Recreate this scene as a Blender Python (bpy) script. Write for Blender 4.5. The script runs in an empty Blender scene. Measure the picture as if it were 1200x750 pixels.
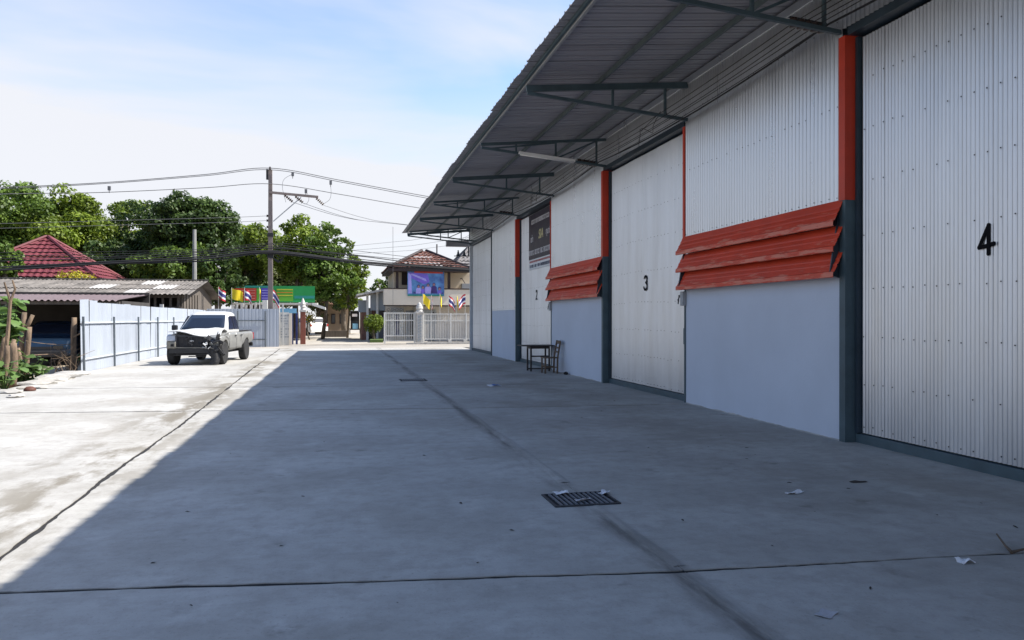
import bpy, bmesh, math, random
from mathutils import Vector, Matrix, noise as mnoise
R = math.radians
random.seed(7)
scene = bpy.context.scene
C = scene.collection

# ------------------------------------------------------------------ camera
CAM_H, F, TH = 1.55, 900.0, math.atan(203 / 900)      # X = across (to the wall), Y = along the wall
cd = bpy.data.cameras.new("camera"); cam = bpy.data.objects.new("camera", cd); C.objects.link(cam)
cd.sensor_width = 36.0; cd.lens = 36.0 * F / 1200; cd.clip_start = 0.05; cd.clip_end = 3000
PITCH = -math.atan(2 / 900)
cam.location = (0, 0, CAM_H); cam.rotation_euler = (math.pi / 2 + PITCH, 0, -TH)
scene.camera = cam

# ------------------------------------------------------------------ sky, sun, exposure
SUN_EL, SUN_AZ = R(49.2), R(6.0)                      # sun stands over +X, slightly towards -Y
w = bpy.data.worlds.new("World"); scene.world = w; w.use_nodes = True
nt = w.node_tree; nt.nodes.clear(); N = nt.nodes.new; L = nt.links.new
sky = N('ShaderNodeTexSky'); sky.sky_type = 'NISHITA'; sky.sun_disc = False
sky.sun_elevation = SUN_EL; sky.sun_rotation = R(90) + SUN_AZ
sky.air_density = 1.0; sky.dust_density = 1.0; sky.ozone_density = 3.0; sky.altitude = 50
tc = N('ShaderNodeTexCoord'); sep = N('ShaderNodeSeparateXYZ'); L(tc.outputs['Generated'], sep.inputs[0])
mp = N('ShaderNodeMapping'); mp.inputs['Scale'].default_value = (0.85, 0.85, 2.6); mp.inputs['Location'].default_value = (2.22, 4.78, 3.0)
L(tc.outputs['Generated'], mp.inputs[0])
nz = N('ShaderNodeTexNoise'); nz.inputs['Scale'].default_value = 1.5; nz.inputs['Detail'].default_value = 6; nz.inputs['Roughness'].default_value = 0.5
nz.inputs['Distortion'].default_value = 0.35
L(mp.outputs[0], nz.inputs['Vector'])
cr = N('ShaderNodeMapRange'); cr.inputs['From Min'].default_value = 0.47; cr.inputs['From Max'].default_value = 0.60
L(nz.outputs['Fac'], cr.inputs['Value'])
hz = N('ShaderNodeMapRange'); hz.inputs['From Min'].default_value = 0.31; hz.inputs['From Max'].default_value = 0.15   # thin white veil low in the sky
L(sep.outputs['Z'], hz.inputs['Value'])
mx = N('ShaderNodeMath'); mx.operation = 'ADD'; mx.use_clamp = True
hzm = N('ShaderNodeMath'); hzm.operation = 'MULTIPLY'; hzm.inputs[1].default_value = 0.95; L(hz.outputs[0], hzm.inputs[0])
crm = N('ShaderNodeMath'); crm.operation = 'MULTIPLY'; crm.inputs[1].default_value = 0.72; L(cr.outputs[0], crm.inputs[0])
clr = N('ShaderNodeMapRange'); clr.inputs['From Min'].default_value = 0.34; clr.inputs['From Max'].default_value = 0.62; clr.inputs['To Min'].default_value = 1.0; clr.inputs['To Max'].default_value = 0.12   # clearer blue overhead
L(sep.outputs['Z'], clr.inputs['Value']); clm = N('ShaderNodeMath'); clm.operation = 'MULTIPLY'; L(crm.outputs[0], clm.inputs[0]); L(clr.outputs[0], clm.inputs[1])
L(hzm.outputs[0], mx.inputs[0]); L(clm.outputs[0], mx.inputs[1])
mul = N('ShaderNodeMath'); mul.operation = 'MULTIPLY'; mul.inputs[1].default_value = 0.96; L(mx.outputs[0], mul.inputs[0])
mixc = N('ShaderNodeMixRGB'); L(mul.outputs[0], mixc.inputs['Fac'])
skm = N('ShaderNodeVectorMath'); skm.operation = 'SCALE'; skm.inputs['Scale'].default_value = 1.4
L(sky.outputs[0], skm.inputs[0]); L(skm.outputs[0], mixc.inputs['Color1'])
mixc.inputs['Color2'].default_value = (4.65, 4.7, 4.95, 1)
bg = N('ShaderNodeBackground'); bg.inputs['Strength'].default_value = 0.10; L(mixc.outputs[0], bg.inputs['Color'])
out = N('ShaderNodeOutputWorld'); L(bg.outputs[0], out.inputs['Surface'])
sd = bpy.data.lights.new("sun", 'SUN'); sd.energy = 5.0; sd.angle = R(0.53); sd.color = (1.0, 0.955, 0.88)
so = bpy.data.objects.new("sun", sd); C.objects.link(so)
sdir = Vector((math.cos(SUN_EL) * math.cos(SUN_AZ), -math.cos(SUN_EL) * math.sin(SUN_AZ), math.sin(SUN_EL)))
so.rotation_euler = sdir.to_track_quat('Z', 'Y').to_euler(); so.location = (30, -5, 40)
vs = scene.view_settings; vs.view_transform = 'Standard'; vs.look = 'None'; vs.gamma = 1; vs.exposure = 0.95; vs.use_curve_mapping = False
scene.cycles.max_bounces = 8

# ------------------------------------------------------------------ pixel -> place
cF = Vector((math.sin(TH) * math.cos(PITCH), math.cos(TH) * math.cos(PITCH), math.sin(PITCH)))
cR = Vector((math.cos(TH), -math.sin(TH), 0)); cU = cR.cross(cF)
CP = Vector((0, 0, CAM_H))
def ray(px, py): return cF + cR * ((px - 600) / F) + cU * ((375 - py) / F)
def gnd(px, py, z=0.0):
    d = ray(px, py); return CP + d * ((z - CAM_H) / d.z)
def atY(px, py, Y):
    d = ray(px, py); return CP + d * (Y / d.y)
def atX(px, py, X):
    d = ray(px, py); return CP + d * (X / d.x)

# ------------------------------------------------------------------ materials
MATS = {}
def mat(name, col, rough=0.6, metal=0.0, var=0.15, scale=3.0, bump=0.0, bscale=40.0, col2=None, spec=0.4, stretch=(1, 1, 1), streak=0.0):
    m = bpy.data.materials.new(name); m.use_nodes = True; MATS[name] = m
    n = m.node_tree; n.nodes.clear(); A = n.nodes.new; K = n.links.new
    b = A('ShaderNodeBsdfPrincipled'); o = A('ShaderNodeOutputMaterial'); K(b.outputs[0], o.inputs[0])
    b.inputs['Roughness'].default_value = rough; b.inputs['Metallic'].default_value = metal
    b.inputs['Specular IOR Level'].default_value = spec
    g = A('ShaderNodeNewGeometry'); mp_ = A('ShaderNodeMapping'); mp_.inputs['Scale'].default_value = stretch; K(g.outputs['Position'], mp_.inputs[0])
    t = A('ShaderNodeTexNoise'); t.inputs['Scale'].default_value = scale; t.inputs['Detail'].default_value = 6; t.inputs['Roughness'].default_value = 0.6
    K(mp_.outputs[0], t.inputs['Vector'])
    mr = A('ShaderNodeMapRange'); mr.inputs['From Min'].default_value = 0.3; mr.inputs['From Max'].default_value = 0.7; K(t.outputs['Fac'], mr.inputs['Value'])
    mixn = A('ShaderNodeMixRGB'); K(mr.outputs[0], mixn.inputs['Fac'])
    c1 = [c * (1 - var) for c in col]; c2 = col2 if col2 else [min(1, c * (1 + var)) for c in col]
    mixn.inputs['Color1'].default_value = (*c1, 1); mixn.inputs['Color2'].default_value = (*c2, 1)
    K(mixn.outputs[0], b.inputs['Base Color'])
    if var > 0:
        rr = A('ShaderNodeMapRange'); rr.inputs['To Min'].default_value = max(0.05, rough - 0.1); rr.inputs['To Max'].default_value = min(1, rough + 0.1)
        K(t.outputs['Fac'], rr.inputs['Value']); K(rr.outputs[0], b.inputs['Roughness'])
    if bump > 0:
        t2 = A('ShaderNodeTexNoise'); t2.inputs['Scale'].default_value = bscale; t2.inputs['Detail'].default_value = 4; K(mp_.outputs[0], t2.inputs['Vector'])
        bp = A('ShaderNodeBump'); bp.inputs['Strength'].default_value = bump; bp.inputs['Distance'].default_value = 0.02; K(t2.outputs['Fac'], bp.inputs['Height'])
        K(bp.outputs[0], b.inputs['Normal'])
    m['_mix'] = mixn.name
    return m

def concrete_mat():
    m = bpy.data.materials.new('concrete'); m.use_nodes = True; MATS['concrete'] = m
    n = m.node_tree; n.nodes.clear(); A = n.nodes.new; K = n.links.new
    b = A('ShaderNodeBsdfPrincipled'); o = A('ShaderNodeOutputMaterial'); K(b.outputs[0], o.inputs[0])
    b.inputs['Roughness'].default_value = 0.82; b.inputs['Specular IOR Level'].default_value = 0.25
    g = A('ShaderNodeNewGeometry'); P = g.outputs['Position']
    def noi(s, d=6, r=0.6, st=(1, 1, 1)):
        mp_ = A('ShaderNodeMapping'); mp_.inputs['Scale'].default_value = st; K(P, mp_.inputs[0])
        t = A('ShaderNodeTexNoise'); t.inputs['Scale'].default_value = s; t.inputs['Detail'].default_value = d; t.inputs['Roughness'].default_value = r
        K(mp_.outputs[0], t.inputs['Vector']); return t.outputs['Fac']
    def rng(v, a, c, lo=0.0, hi=1.0):
        mr = A('ShaderNodeMapRange'); mr.inputs['From Min'].default_value = a; mr.inputs['From Max'].default_value = c
        mr.inputs['To Min'].default_value = lo; mr.inputs['To Max'].default_value = hi; K(v, mr.inputs['Value']); return mr.outputs[0]
    def mixc_(f, c1, c2):
        x = A('ShaderNodeMixRGB'); K(f, x.inputs['Fac'])
        for s, c in ((x.inputs['Color1'], c1), (x.inputs['Color2'], c2)):
            if isinstance(c, tuple): s.default_value = (*c, 1)
            else: K(c, s)
        return x.outputs[0]
    def mth(op, a, c):
        x = A('ShaderNodeMath'); x.operation = op; x.use_clamp = True
        for i, v in enumerate((a, c)):
            if isinstance(v, (int, float)): x.inputs[i].default_value = v
            else: K(v, x.inputs[i])
        return x.outputs[0]
    c = mixc_(rng(noi(0.55, 5, 0.55), 0.3, 0.7), (0.335, 0.326, 0.308), (0.44, 0.43, 0.408))
    # trowel streaks across the pour
    c = mixc_(mth('MULTIPLY', rng(noi(1.2, 5, 0.65, (0.5, 4.0, 1)), 0.5, 0.70), 0.32), c, (0.27, 0.26, 0.235))
    c = mixc_(mth('MULTIPLY', rng(noi(5.5, 7, 0.7), 0.45, 0.66), 0.5), c, (0.245, 0.235, 0.215))
    c = mixc_(mth('MULTIPLY', rng(noi(2.3, 6, 0.65), 0.56, 0.68), 0.40), c, (0.52, 0.51, 0.49))
    # grey-brown water stains, patchy
    c = mixc_(mth('MULTIPLY', rng(noi(0.42, 7, 0.62, (1.0, 0.55, 1)), 0.56, 0.66), 0.42), c, (0.235, 0.21, 0.175))
    # small dark blotches
    c = mixc_(mth('MULTIPLY', rng(noi(1.7, 5, 0.6), 0.64, 0.72), 0.7), c, (0.15, 0.14, 0.12))
    # stain strip that follows the joint on the left and the drain line
    sx = A('ShaderNodeSeparateXYZ'); K(P, sx.inputs[0])
    def band(x0, wd):
        d = mth('ABSOLUTE', mth2('SUBTRACT', sx.outputs['X'], x0), 0); return rng(d, 0.0, wd, 1.0, 0.0)
    def mth2(op, a, c):
        x = A('ShaderNodeMath'); x.operation = op
        for i, v in enumerate((a, c)):
            if isinstance(v, (int, float)): x.inputs[i].default_value = v
            else: K(v, x.inputs[i])
        return x.outputs[0]
    c = mixc_(mth('MULTIPLY', mth('MULTIPLY', band(-2.5, 1.0), rng(noi(0.8, 7, 0.65, (1.3, 0.5, 1)), 0.47, 0.54)), 1.0), c, (0.17, 0.152, 0.122))
    c = mixc_(mth('MULTIPLY', mth('MULTIPLY', band(2.0, 0.15), rng(noi(0.9, 7, 0.7, (3, 0.5, 1)), 0.40, 0.58)), 0.9), c, (0.095, 0.088, 0.08))
    # patchy darker band on the slabs beside the wall
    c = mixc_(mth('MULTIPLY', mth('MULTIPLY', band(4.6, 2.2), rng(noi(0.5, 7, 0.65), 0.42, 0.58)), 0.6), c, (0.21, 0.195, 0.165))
    # speckle
    c = mixc_(mth('MULTIPLY', rng(noi(45, 4, 0.7), 0.58, 0.72), 0.5), c, (0.14, 0.13, 0.115))
    K(c, b.inputs['Base Color'])
    bp = A('ShaderNodeBump'); bp.inputs['Strength'].default_value = 0.25; bp.inputs['Distance'].default_value = 0.012
    h = mth2('ADD', noi(28, 5, 0.65), mth2('MULTIPLY', noi(2.2, 3, 0.5), 3.0)); K(h, bp.inputs['Height']); K(bp.outputs[0], b.inputs['Normal'])
concrete_mat()

def leaf_mat(name, c1, c2, c3, trans=0.35):
    m = bpy.data.materials.new(name); m.use_nodes = True; MATS[name] = m
    n = m.node_tree; n.nodes.clear(); A = n.nodes.new; K = n.links.new
    o = A('ShaderNodeOutputMaterial'); g = A('ShaderNodeNewGeometry')
    rp = A('ShaderNodeValToRGB'); K(g.outputs['Random Per Island'], rp.inputs[0])
    e = rp.color_ramp.elements; e[0].color = (*c1, 1); e[1].color = (*c3, 1); x = e.new(0.5); x.color = (*c2, 1)
    t = A('ShaderNodeTexNoise'); t.inputs['Scale'].default_value = 0.45; t.inputs['Detail'].default_value = 3; K(g.outputs['Position'], t.inputs['Vector'])
    mr = A('ShaderNodeMapRange'); mr.inputs['From Min'].default_value = 0.35; mr.inputs['From Max'].default_value = 0.65; mr.inputs['To Min'].default_value = 0.65; mr.inputs['To Max'].default_value = 1.3
    K(t.outputs['Fac'], mr.inputs['Value'])
    v = A('ShaderNodeVectorMath'); v.operation = 'SCALE'; K(rp.outputs[0], v.inputs[0]); K(mr.outputs[0], v.inputs['Scale'])
    b = A('ShaderNodeBsdfPrincipled'); b.inputs['Roughness'].default_value = 0.5; b.inputs['Specular IOR Level'].default_value = 0.3; K(v.outputs[0], b.inputs['Base Color'])
    tr = A('ShaderNodeBsdfTranslucent'); K(v.outputs[0], tr.inputs[0])
    ms = A('ShaderNodeMixShader'); ms.inputs[0].default_value = trans; K(b.outputs[0], ms.inputs[1]); K(tr.outputs[0], ms.inputs[2]); K(ms.outputs[0], o.inputs[0])
leaf_mat('leaf_dark', (0.03, 0.055, 0.014), (0.05, 0.088, 0.02), (0.075, 0.115, 0.025))
leaf_mat('leaf_mid', (0.05, 0.09, 0.014), (0.09, 0.15, 0.02), (0.13, 0.20, 0.03))
leaf_mat('leaf_bright', (0.08, 0.125, 0.012), (0.14, 0.20, 0.018), (0.20, 0.26, 0.03))
leaf_mat('leaf_olive', (0.05, 0.065, 0.02), (0.08, 0.10, 0.03), (0.12, 0.13, 0.045))
leaf_mat('leaf_yellow', (0.28, 0.24, 0.02), (0.40, 0.33, 0.02), (0.22, 0.24, 0.03))
leaf_mat('leaf_plant', (0.06, 0.12, 0.03), (0.10, 0.18, 0.045), (0.17, 0.24, 0.09))

mat('filler', (0.016, 0.015, 0.015), 0.9, var=0.4, scale=14)
mat('mortar', (0.36, 0.35, 0.33), 0.85, var=0.25, scale=5, bump=0.5, bscale=25)
mat('dirt', (0.27, 0.225, 0.165), 0.95, var=0.3, scale=0.8, bump=0.5, bscale=8)
mat('street', (0.30, 0.275, 0.24), 0.9, var=0.18, scale=0.7, bump=0.3, bscale=18)
mat('drive', (0.33, 0.30, 0.255), 0.9, var=0.2, scale=0.5, bump=0.3, bscale=14)
mat('grass', (0.07, 0.11, 0.03), 0.9, var=0.4, scale=3, bump=0.6, bscale=12)
mat('zinc', (0.54, 0.565, 0.60), 0.34, 0.78, var=0.10, scale=1.2, stretch=(1, 2.6, 0.45), bump=0.22, bscale=1.8)
mat('zinc_upper', (0.53, 0.555, 0.59), 0.30, 0.78, var=0.07, scale=1.0, stretch=(1, 2.4, 0.4), bump=0.16, bscale=1.5)
mat('roof_metal', (0.30, 0.30, 0.325), 0.5, 0.25, var=0.14, scale=0.9, stretch=(0.3, 3, 1))
mat('steel_blue', (0.055, 0.088, 0.105), 0.5, 0.0, var=0.2, scale=4)
mat('purlin_green', (0.085, 0.11, 0.115), 0.55, 0.0, var=0.2, scale=4)
mat('frame_dark', (0.028, 0.045, 0.062), 0.45, 0.1, var=0.2, scale=4)
mat('red_paint', (0.48, 0.040, 0.016), 0.45, var=0.15, scale=3, bump=0.05, bscale=9)
mat('wall_paint', (0.475, 0.525, 0.61), 0.75, var=0.05, scale=0.8, bump=0.12, bscale=30)
mat('black_paint', (0.006, 0.006, 0.008), 0.8, var=0.1, spec=0.1)
mat('screw', (0.03, 0.03, 0.035), 0.5, 0.3, var=0.1)
mat('cable_black', (0.018, 0.018, 0.02), 0.7, var=0.1)
mat('wire_grey', (0.12, 0.12, 0.125), 0.6, var=0.1)
mat('insulator', (0.045, 0.025, 0.02), 0.3, var=0.2)
mat('white_metal', (0.72, 0.73, 0.74), 0.5, var=0.06)
mat('sign_dark', (0.030, 0.024, 0.045), 0.45, var=0.1)
mat('ink_white', (0.66, 0.66, 0.70), 0.6, var=0.05)
mat('ink_yellow', (0.62, 0.58, 0.32), 0.6, var=0.05)
mat('ink_blue', (0.08, 0.10, 0.17), 0.6, var=0.05)
mat('ink_red', (0.45, 0.14, 0.14), 0.6, var=0.05)
mat('sticker_white', (0.62, 0.65, 0.68), 0.5, var=0.04)
mat('old_wood', (0.12, 0.085, 0.06), 0.8, var=0.35, scale=8, stretch=(1, 1, 0.2), bump=0.3)
mat('dark_wood', (0.035, 0.03, 0.03), 0.55, var=0.3, scale=8)
mat('log_bark', (0.15, 0.105, 0.07), 0.9, var=0.5, scale=9, stretch=(1, 1, 0.3), bump=0.6, bscale=30)
mat('trunk_bark', (0.13, 0.105, 0.08), 0.9, var=0.3, scale=6, bump=0.5, bscale=20)
mat('grate_iron', (0.05, 0.055, 0.065), 0.55, 0.6, var=0.2, scale=12)
mat('grate_bar', (0.16, 0.175, 0.20), 0.5, 0.4, var=0.2, scale=12)
mat('pit', (0.012, 0.012, 0.014), 0.9, var=0.2)
mat('paper', (0.70, 0.71, 0.74), 0.8, var=0.06)
mat('paper_blue', (0.09, 0.19, 0.48), 0.6, var=0.2)
mat('plastic_clear', (0.55, 0.56, 0.6), 0.35, var=0.1)
mat('plastic_dull', (0.36, 0.37, 0.40), 0.4, var=0.15, scale=20)
mat('leaf_litter', (0.035, 0.028, 0.022), 0.9, var=0.4)
mat('fence_sheet', (0.355, 0.39, 0.445), 0.5, 0.12, var=0.08, scale=0.9, stretch=(1, 1.6, 0.6), bump=0.06, bscale=2)
mat('fence_post', (0.14, 0.16, 0.175), 0.6, 0.2, var=0.2, scale=7)
mat('fence_rail', (0.52, 0.56, 0.60), 0.5, 0.2, var=0.1)
mat('pole_concrete', (0.20, 0.165, 0.15), 0.85, var=0.2, scale=3, stretch=(1, 1, 0.3))
mat('pole_grey', (0.23, 0.23, 0.22), 0.85, var=0.1)
mat('asbestos', (0.125, 0.113, 0.102), 0.9, var=0.5, scale=1.6, bump=0.3, bscale=9, stretch=(1.5, 0.5, 1))
mat('asbestos_new', (0.30, 0.29, 0.28), 0.85, var=0.12, scale=2)
mat('mauve_sheet', (0.115, 0.085, 0.09), 0.75, var=0.15, scale=2)
mat('shed_wood', (0.10, 0.085, 0.072), 0.9, var=0.35, scale=3, stretch=(3, 3, 0.4))
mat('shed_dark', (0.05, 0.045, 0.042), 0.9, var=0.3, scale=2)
mat('tile_red', (0.125, 0.022, 0.028), 0.6, var=0.2, scale=2)
mat('tile_brown', (0.15, 0.075, 0.062), 0.9, var=0.45, scale=3.5, spec=0.1)
mat('tile_grey', (0.14, 0.13, 0.13), 0.8, var=0.25, scale=2)
mat('eave_dark', (0.035, 0.022, 0.022), 0.7, var=0.2)
mat('cream', (0.56, 0.47, 0.35), 0.8, var=0.06, scale=1)
mat('cream_light', (0.62, 0.56, 0.47), 0.8, var=0.05, scale=1)
mat('house_grey', (0.48, 0.46, 0.43), 0.8, var=0.08, scale=1)
mat('house_brown', (0.20, 0.10, 0.075), 0.8, var=0.2, scale=3)
mat('house_slate', (0.27, 0.30, 0.33), 0.8, var=0.1, scale=1)
mat('tan_wall', (0.34, 0.25, 0.17), 0.85, var=0.15, scale=1)
mat('glass_dark', (0.012, 0.015, 0.02), 0.08, var=0.0, spec=0.6)
mat('gate_white', (0.55, 0.55, 0.53), 0.5, var=0.06)
mat('stone_white', (0.46, 0.45, 0.43), 0.8, var=0.15, scale=6, bump=0.4, bscale=12)
mat('brown_post', (0.19, 0.062, 0.042), 0.7, var=0.15, scale=4)
mat('flag_yellow', (0.74, 0.56, 0.02), 0.7, var=0.06)
mat('flag_red', (0.55, 0.03, 0.05), 0.7, var=0.05)
mat('flag_white', (0.78, 0.77, 0.76), 0.7, var=0.03)
mat('flag_blue', (0.05, 0.05, 0.20), 0.7, var=0.05)
mat('sign_green', (0.012, 0.24, 0.06), 0.45, var=0.12, scale=1)
mat('sign_green_light', (0.10, 0.33, 0.03), 0.45, var=0.1)
mat('sign_red', (0.42, 0.045, 0.03), 0.5, var=0.1)
mat('sign_purple', (0.075, 0.055, 0.36), 0.5, var=0.1)
mat('sign_teal', (0.02, 0.22, 0.19), 0.5, var=0.1)
mat('sign_yellow', (0.62, 0.48, 0.05), 0.5, var=0.05)
mat('sign_pink', (0.55, 0.28, 0.25), 0.5, var=0.05)
mat('sign_lilac', (0.36, 0.34, 0.70), 0.5, var=0.05)
mat('light_blue', (0.16, 0.36, 0.52), 0.5, var=0.06)
mat('navy', (0.015, 0.025, 0.11), 0.5, var=0.1)
mat('poster_blue', (0.07, 0.12, 0.50), 0.5, var=0.6, scale=1.3, col2=[0.14, 0.36, 0.66])
mat('poster_violet', (0.17, 0.12, 0.55), 0.5, var=0.2, scale=3)
mat('poster_lilac', (0.36, 0.33, 0.72), 0.5, var=0.15, scale=3)
mat('poster_dark', (0.05, 0.03, 0.16), 0.5, var=0.2, scale=3)
mat('skin_print', (0.30, 0.17, 0.17), 0.6, var=0.05)
mat('car_silver', (0.235, 0.235, 0.225), 0.42, 0.3, var=0.2, scale=3.5, bump=0.10, bscale=4)
mat('car_silver_sunlit', (0.52, 0.52, 0.51), 0.38, 0.15, var=0.06, scale=4, bump=0.15, bscale=4)  # sunlit brightness of the silver top put into a lighter colour
mat('bumper_primer', (0.17, 0.16, 0.135), 0.6, var=0.2, scale=8)
mat('car_white', (0.72, 0.72, 0.72), 0.25, 0.0, var=0.03)
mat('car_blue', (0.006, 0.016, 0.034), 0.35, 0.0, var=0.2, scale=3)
mat('car_glass', (0.01, 0.014, 0.025), 0.12, 0.0, var=0.0, spec=0.5)
mat('plastic_black', (0.018, 0.018, 0.02), 0.6, var=0.3, scale=6, bump=0.2, bscale=14)
mat('engine_grey', (0.05, 0.05, 0.055), 0.6, 0.4, var=0.5, scale=9, bump=0.5, bscale=18)
mat('tyre', (0.02, 0.02, 0.021), 0.85, var=0.3, scale=8)
mat('rim', (0.45, 0.45, 0.46), 0.35, 0.7, var=0.1)
mat('headlight', (0.45, 0.47, 0.50), 0.15, 0.1, var=0.15, scale=12)
mat('lamp_red', (0.35, 0.02, 0.02), 0.3, var=0.05)
mat('lamp_orange', (0.6, 0.16, 0.02), 0.3, var=0.05)
mat('tube_white', (0.75, 0.75, 0.74), 0.4, var=0.02)
mat('clay', (0.10, 0.035, 0.022), 0.7, var=0.2, scale=7)
mat('rubble', (0.34, 0.325, 0.30), 0.9, var=0.2, scale=5, bump=0.8, bscale=14)
mat('box_grey', (0.30, 0.31, 0.32), 0.6, 0.1, var=0.1)

def scuffed_red():
    m = mat('red_scuffed', (0.53, 0.052, 0.02), 0.48, var=0.12, scale=3)
    n = m.node_tree; A = n.nodes.new; K = n.links.new
    b = [x for x in n.nodes if x.type == 'BSDF_PRINCIPLED'][0]; mixn = n.nodes[m['_mix']]
    uv = A('ShaderNodeUVMap'); sx = A('ShaderNodeSeparateXYZ'); K(uv.outputs[0], sx.inputs[0])
    g = A('ShaderNodeNewGeometry'); mp_ = A('ShaderNodeMapping'); mp_.inputs['Scale'].default_value = (1, 0.9, 7); K(g.outputs['Position'], mp_.inputs[0])
    t = A('ShaderNodeTexNoise'); t.inputs['Scale'].default_value = 2.6; t.inputs['Detail'].default_value = 7; t.inputs['Roughness'].default_value = 0.65; K(mp_.outputs[0], t.inputs['Vector'])
    ad = A('ShaderNodeMath'); ad.operation = 'ADD'; K(t.outputs['Fac'], ad.inputs[0])
    ml = A('ShaderNodeMapRange'); ml.inputs['From Min'].default_value = 0.55; ml.inputs['From Max'].default_value = 0.95; ml.inputs['To Max'].default_value = 0.20; K(sx.outputs['Y'], ml.inputs['Value']); K(ml.outputs[0], ad.inputs[1])
    mr = A('ShaderNodeMapRange'); mr.inputs['From Min'].default_value = 0.64; mr.inputs['From Max'].default_value = 0.69; mr.inputs['To Max'].default_value = 0.6; K(ad.outputs[0], mr.inputs['Value'])
    mm = A('ShaderNodeMixRGB'); K(mr.outputs[0], mm.inputs['Fac']); K(mixn.outputs[0], mm.inputs['Color1']); mm.inputs['Color2'].default_value = (0.62, 0.24, 0.17, 1)
    K(mm.outputs[0], b.inputs['Base Color'])
scuffed_red()

# ------------------------------------------------------------------ mesh building
class MB:
    def __init__(s): s.v = []; s.f = []; s.m = []; s.uv = None
    def add(s, vs, fs, mi=0):
        k = len(s.v); s.v += [tuple(v) for v in vs]; s.f += [tuple(i + k for i in f) for f in fs]; s.m += [mi] * len(fs); return s
    def box(s, x0, x1, y0, y1, z0, z1, mi=0, M=None):
        vs = [(x, y, z) for z in (z0, z1) for y in (y0, y1) for x in (x0, x1)]
        if M is not None: vs = [M @ Vector(v) for v in vs]
        return s.add(vs, [(0, 2, 3, 1), (4, 5, 7, 6), (0, 1, 5, 4), (2, 6, 7, 3), (0, 4, 6, 2), (1, 3, 7, 5)], mi)
    def bar(s, a, b, wd, ht, mi=0, up=(0, 0, 1)):
        a, b = Vector(a), Vector(b); d = (b - a).normalized(); u = Vector(up)
        if abs(d.dot(u)) > 0.97: u = Vector((1, 0, 0))
        r = d.cross(u).normalized() * wd / 2; q = r.cross(d).normalized() * ht / 2
        vs = [p + i * r + j * q for p in (a, b) for i, j in ((-1, -1), (1, -1), (1, 1), (-1, 1))]
        return s.add(vs, [(3, 2, 1, 0), (4, 5, 6, 7), (0, 1, 5, 4), (1, 2, 6, 5), (2, 3, 7, 6), (3, 0, 4, 7)], mi)
    def tube(s, pts, rad, seg=6, mi=0, cap=True):
        pts = [Vector(p) for p in pts]; n = len(pts); rs = rad if isinstance(rad, (list, tuple)) else [rad] * n
        k = len(s.v); prev = None
        for i, p in enumerate(pts):
            d = (pts[min(i + 1, n - 1)] - pts[max(i - 1, 0)]).normalized()
            if prev is None:
                u = Vector((0, 0, 1)) if abs(d.z) < 0.9 else Vector((1, 0, 0)); a = d.cross(u).normalized()
            else: a = (prev - d * prev.dot(d)).normalized()
            prev = a; b = d.cross(a)
            for j in range(seg):
                t = 2 * math.pi * j / seg; s.v.append(tuple(p + (a * math.cos(t) + b * math.sin(t)) * rs[i]))
        for i in range(n - 1):
            for j in range(seg):
                j2 = (j + 1) % seg; s.f.append((k + i * seg + j, k + i * seg + j2, k + (i + 1) * seg + j2, k + (i + 1) * seg + j)); s.m.append(mi)
        if cap:
            s.f.append(tuple(k + j for j in range(seg))[::-1]); s.m.append(mi)
            s.f.append(tuple(k + (n - 1) * seg + j for j in range(seg))); s.m.append(mi)
        return s
    def lathe(s, prof, seg=16, o=(0, 0, 0), mi=0, axis='z'):
        k = len(s.v); n = len(prof)
        for r, z in prof:
            for j in range(seg):
                t = 2 * math.pi * j / seg; c, d = r * math.cos(t), r * math.sin(t)
                p = (c, d, z) if axis == 'z' else ((z, c, d) if axis == 'x' else (c, z, d))
                s.v.append((p[0] + o[0], p[1] + o[1], p[2] + o[2]))
        for i in range(n - 1):
            for j in range(seg):
                j2 = (j + 1) % seg; s.f.append((k + i * seg + j, k + i * seg + j2, k + (i + 1) * seg + j2, k + (i + 1) * seg + j)); s.m.append(mi)
        s.f.append(tuple(k + j for j in range(seg))[::-1]); s.m.append(mi)
        s.f.append(tuple(k + (n - 1) * seg + j for j in range(seg))); s.m.append(mi)
        return s
    def prism(s, poly, axis, a, b, mi=0):
        n = len(poly)
        def P(p, t): return (t, p[0], p[1]) if axis == 'x' else ((p[0], t, p[1]) if axis == 'y' else (p[0], p[1], t))
        vs = [P(p, a) for p in poly] + [P(p, b) for p in poly]
        fs = [tuple(range(n))[::-1], tuple(range(n, 2 * n))] + [(i, (i + 1) % n, n + (i + 1) % n, n + i) for i in range(n)]
        return s.add(vs, fs, mi)
    def grid(s, nu, nv, fn, mi=0):
        k = len(s.v)
        for i in range(nu + 1):
            for j in range(nv + 1): s.v.append(tuple(fn(i / nu, j / nv)))
        for i in range(nu):
            for j in range(nv):
                a = k + i * (nv + 1) + j; s.f.append((a, a + 1, a + nv + 2, a + nv + 1)); s.m.append(mi)
        return s
    def ribbon(s, pts, wd, nrm, th=0.004, mi=0):
        """flat stroke of width wd lying in the plane with normal nrm"""
        nrm = Vector(nrm).normalized(); pts = [Vector(p) for p in pts]; n = len(pts); k = len(s.v)
        for i, p in enumerate(pts):
            d = (pts[min(i + 1, n - 1)] - pts[max(i - 1, 0)]).normalized(); q = d.cross(nrm).normalized() * wd / 2
            for e in (p - q, p + q): s.v.append(tuple(e)); s.v.append(tuple(e + nrm * th))
        for i in range(n - 1):
            a = k + 4 * i; b = a + 4
            for f in ((a + 1, a + 3, b + 3, b + 1), (a, b, b + 2, a + 2), (a, a + 1, b + 1, b), (a + 2, b + 2, b + 3, a + 3)): s.f.append(f); s.m.append(mi)
        e = k + 4 * (n - 1)
        for f in ((k, k + 2, k + 3, k + 1), (e, e + 1, e + 3, e + 2)): s.f.append(f); s.m.append(mi)
        return s
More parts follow.
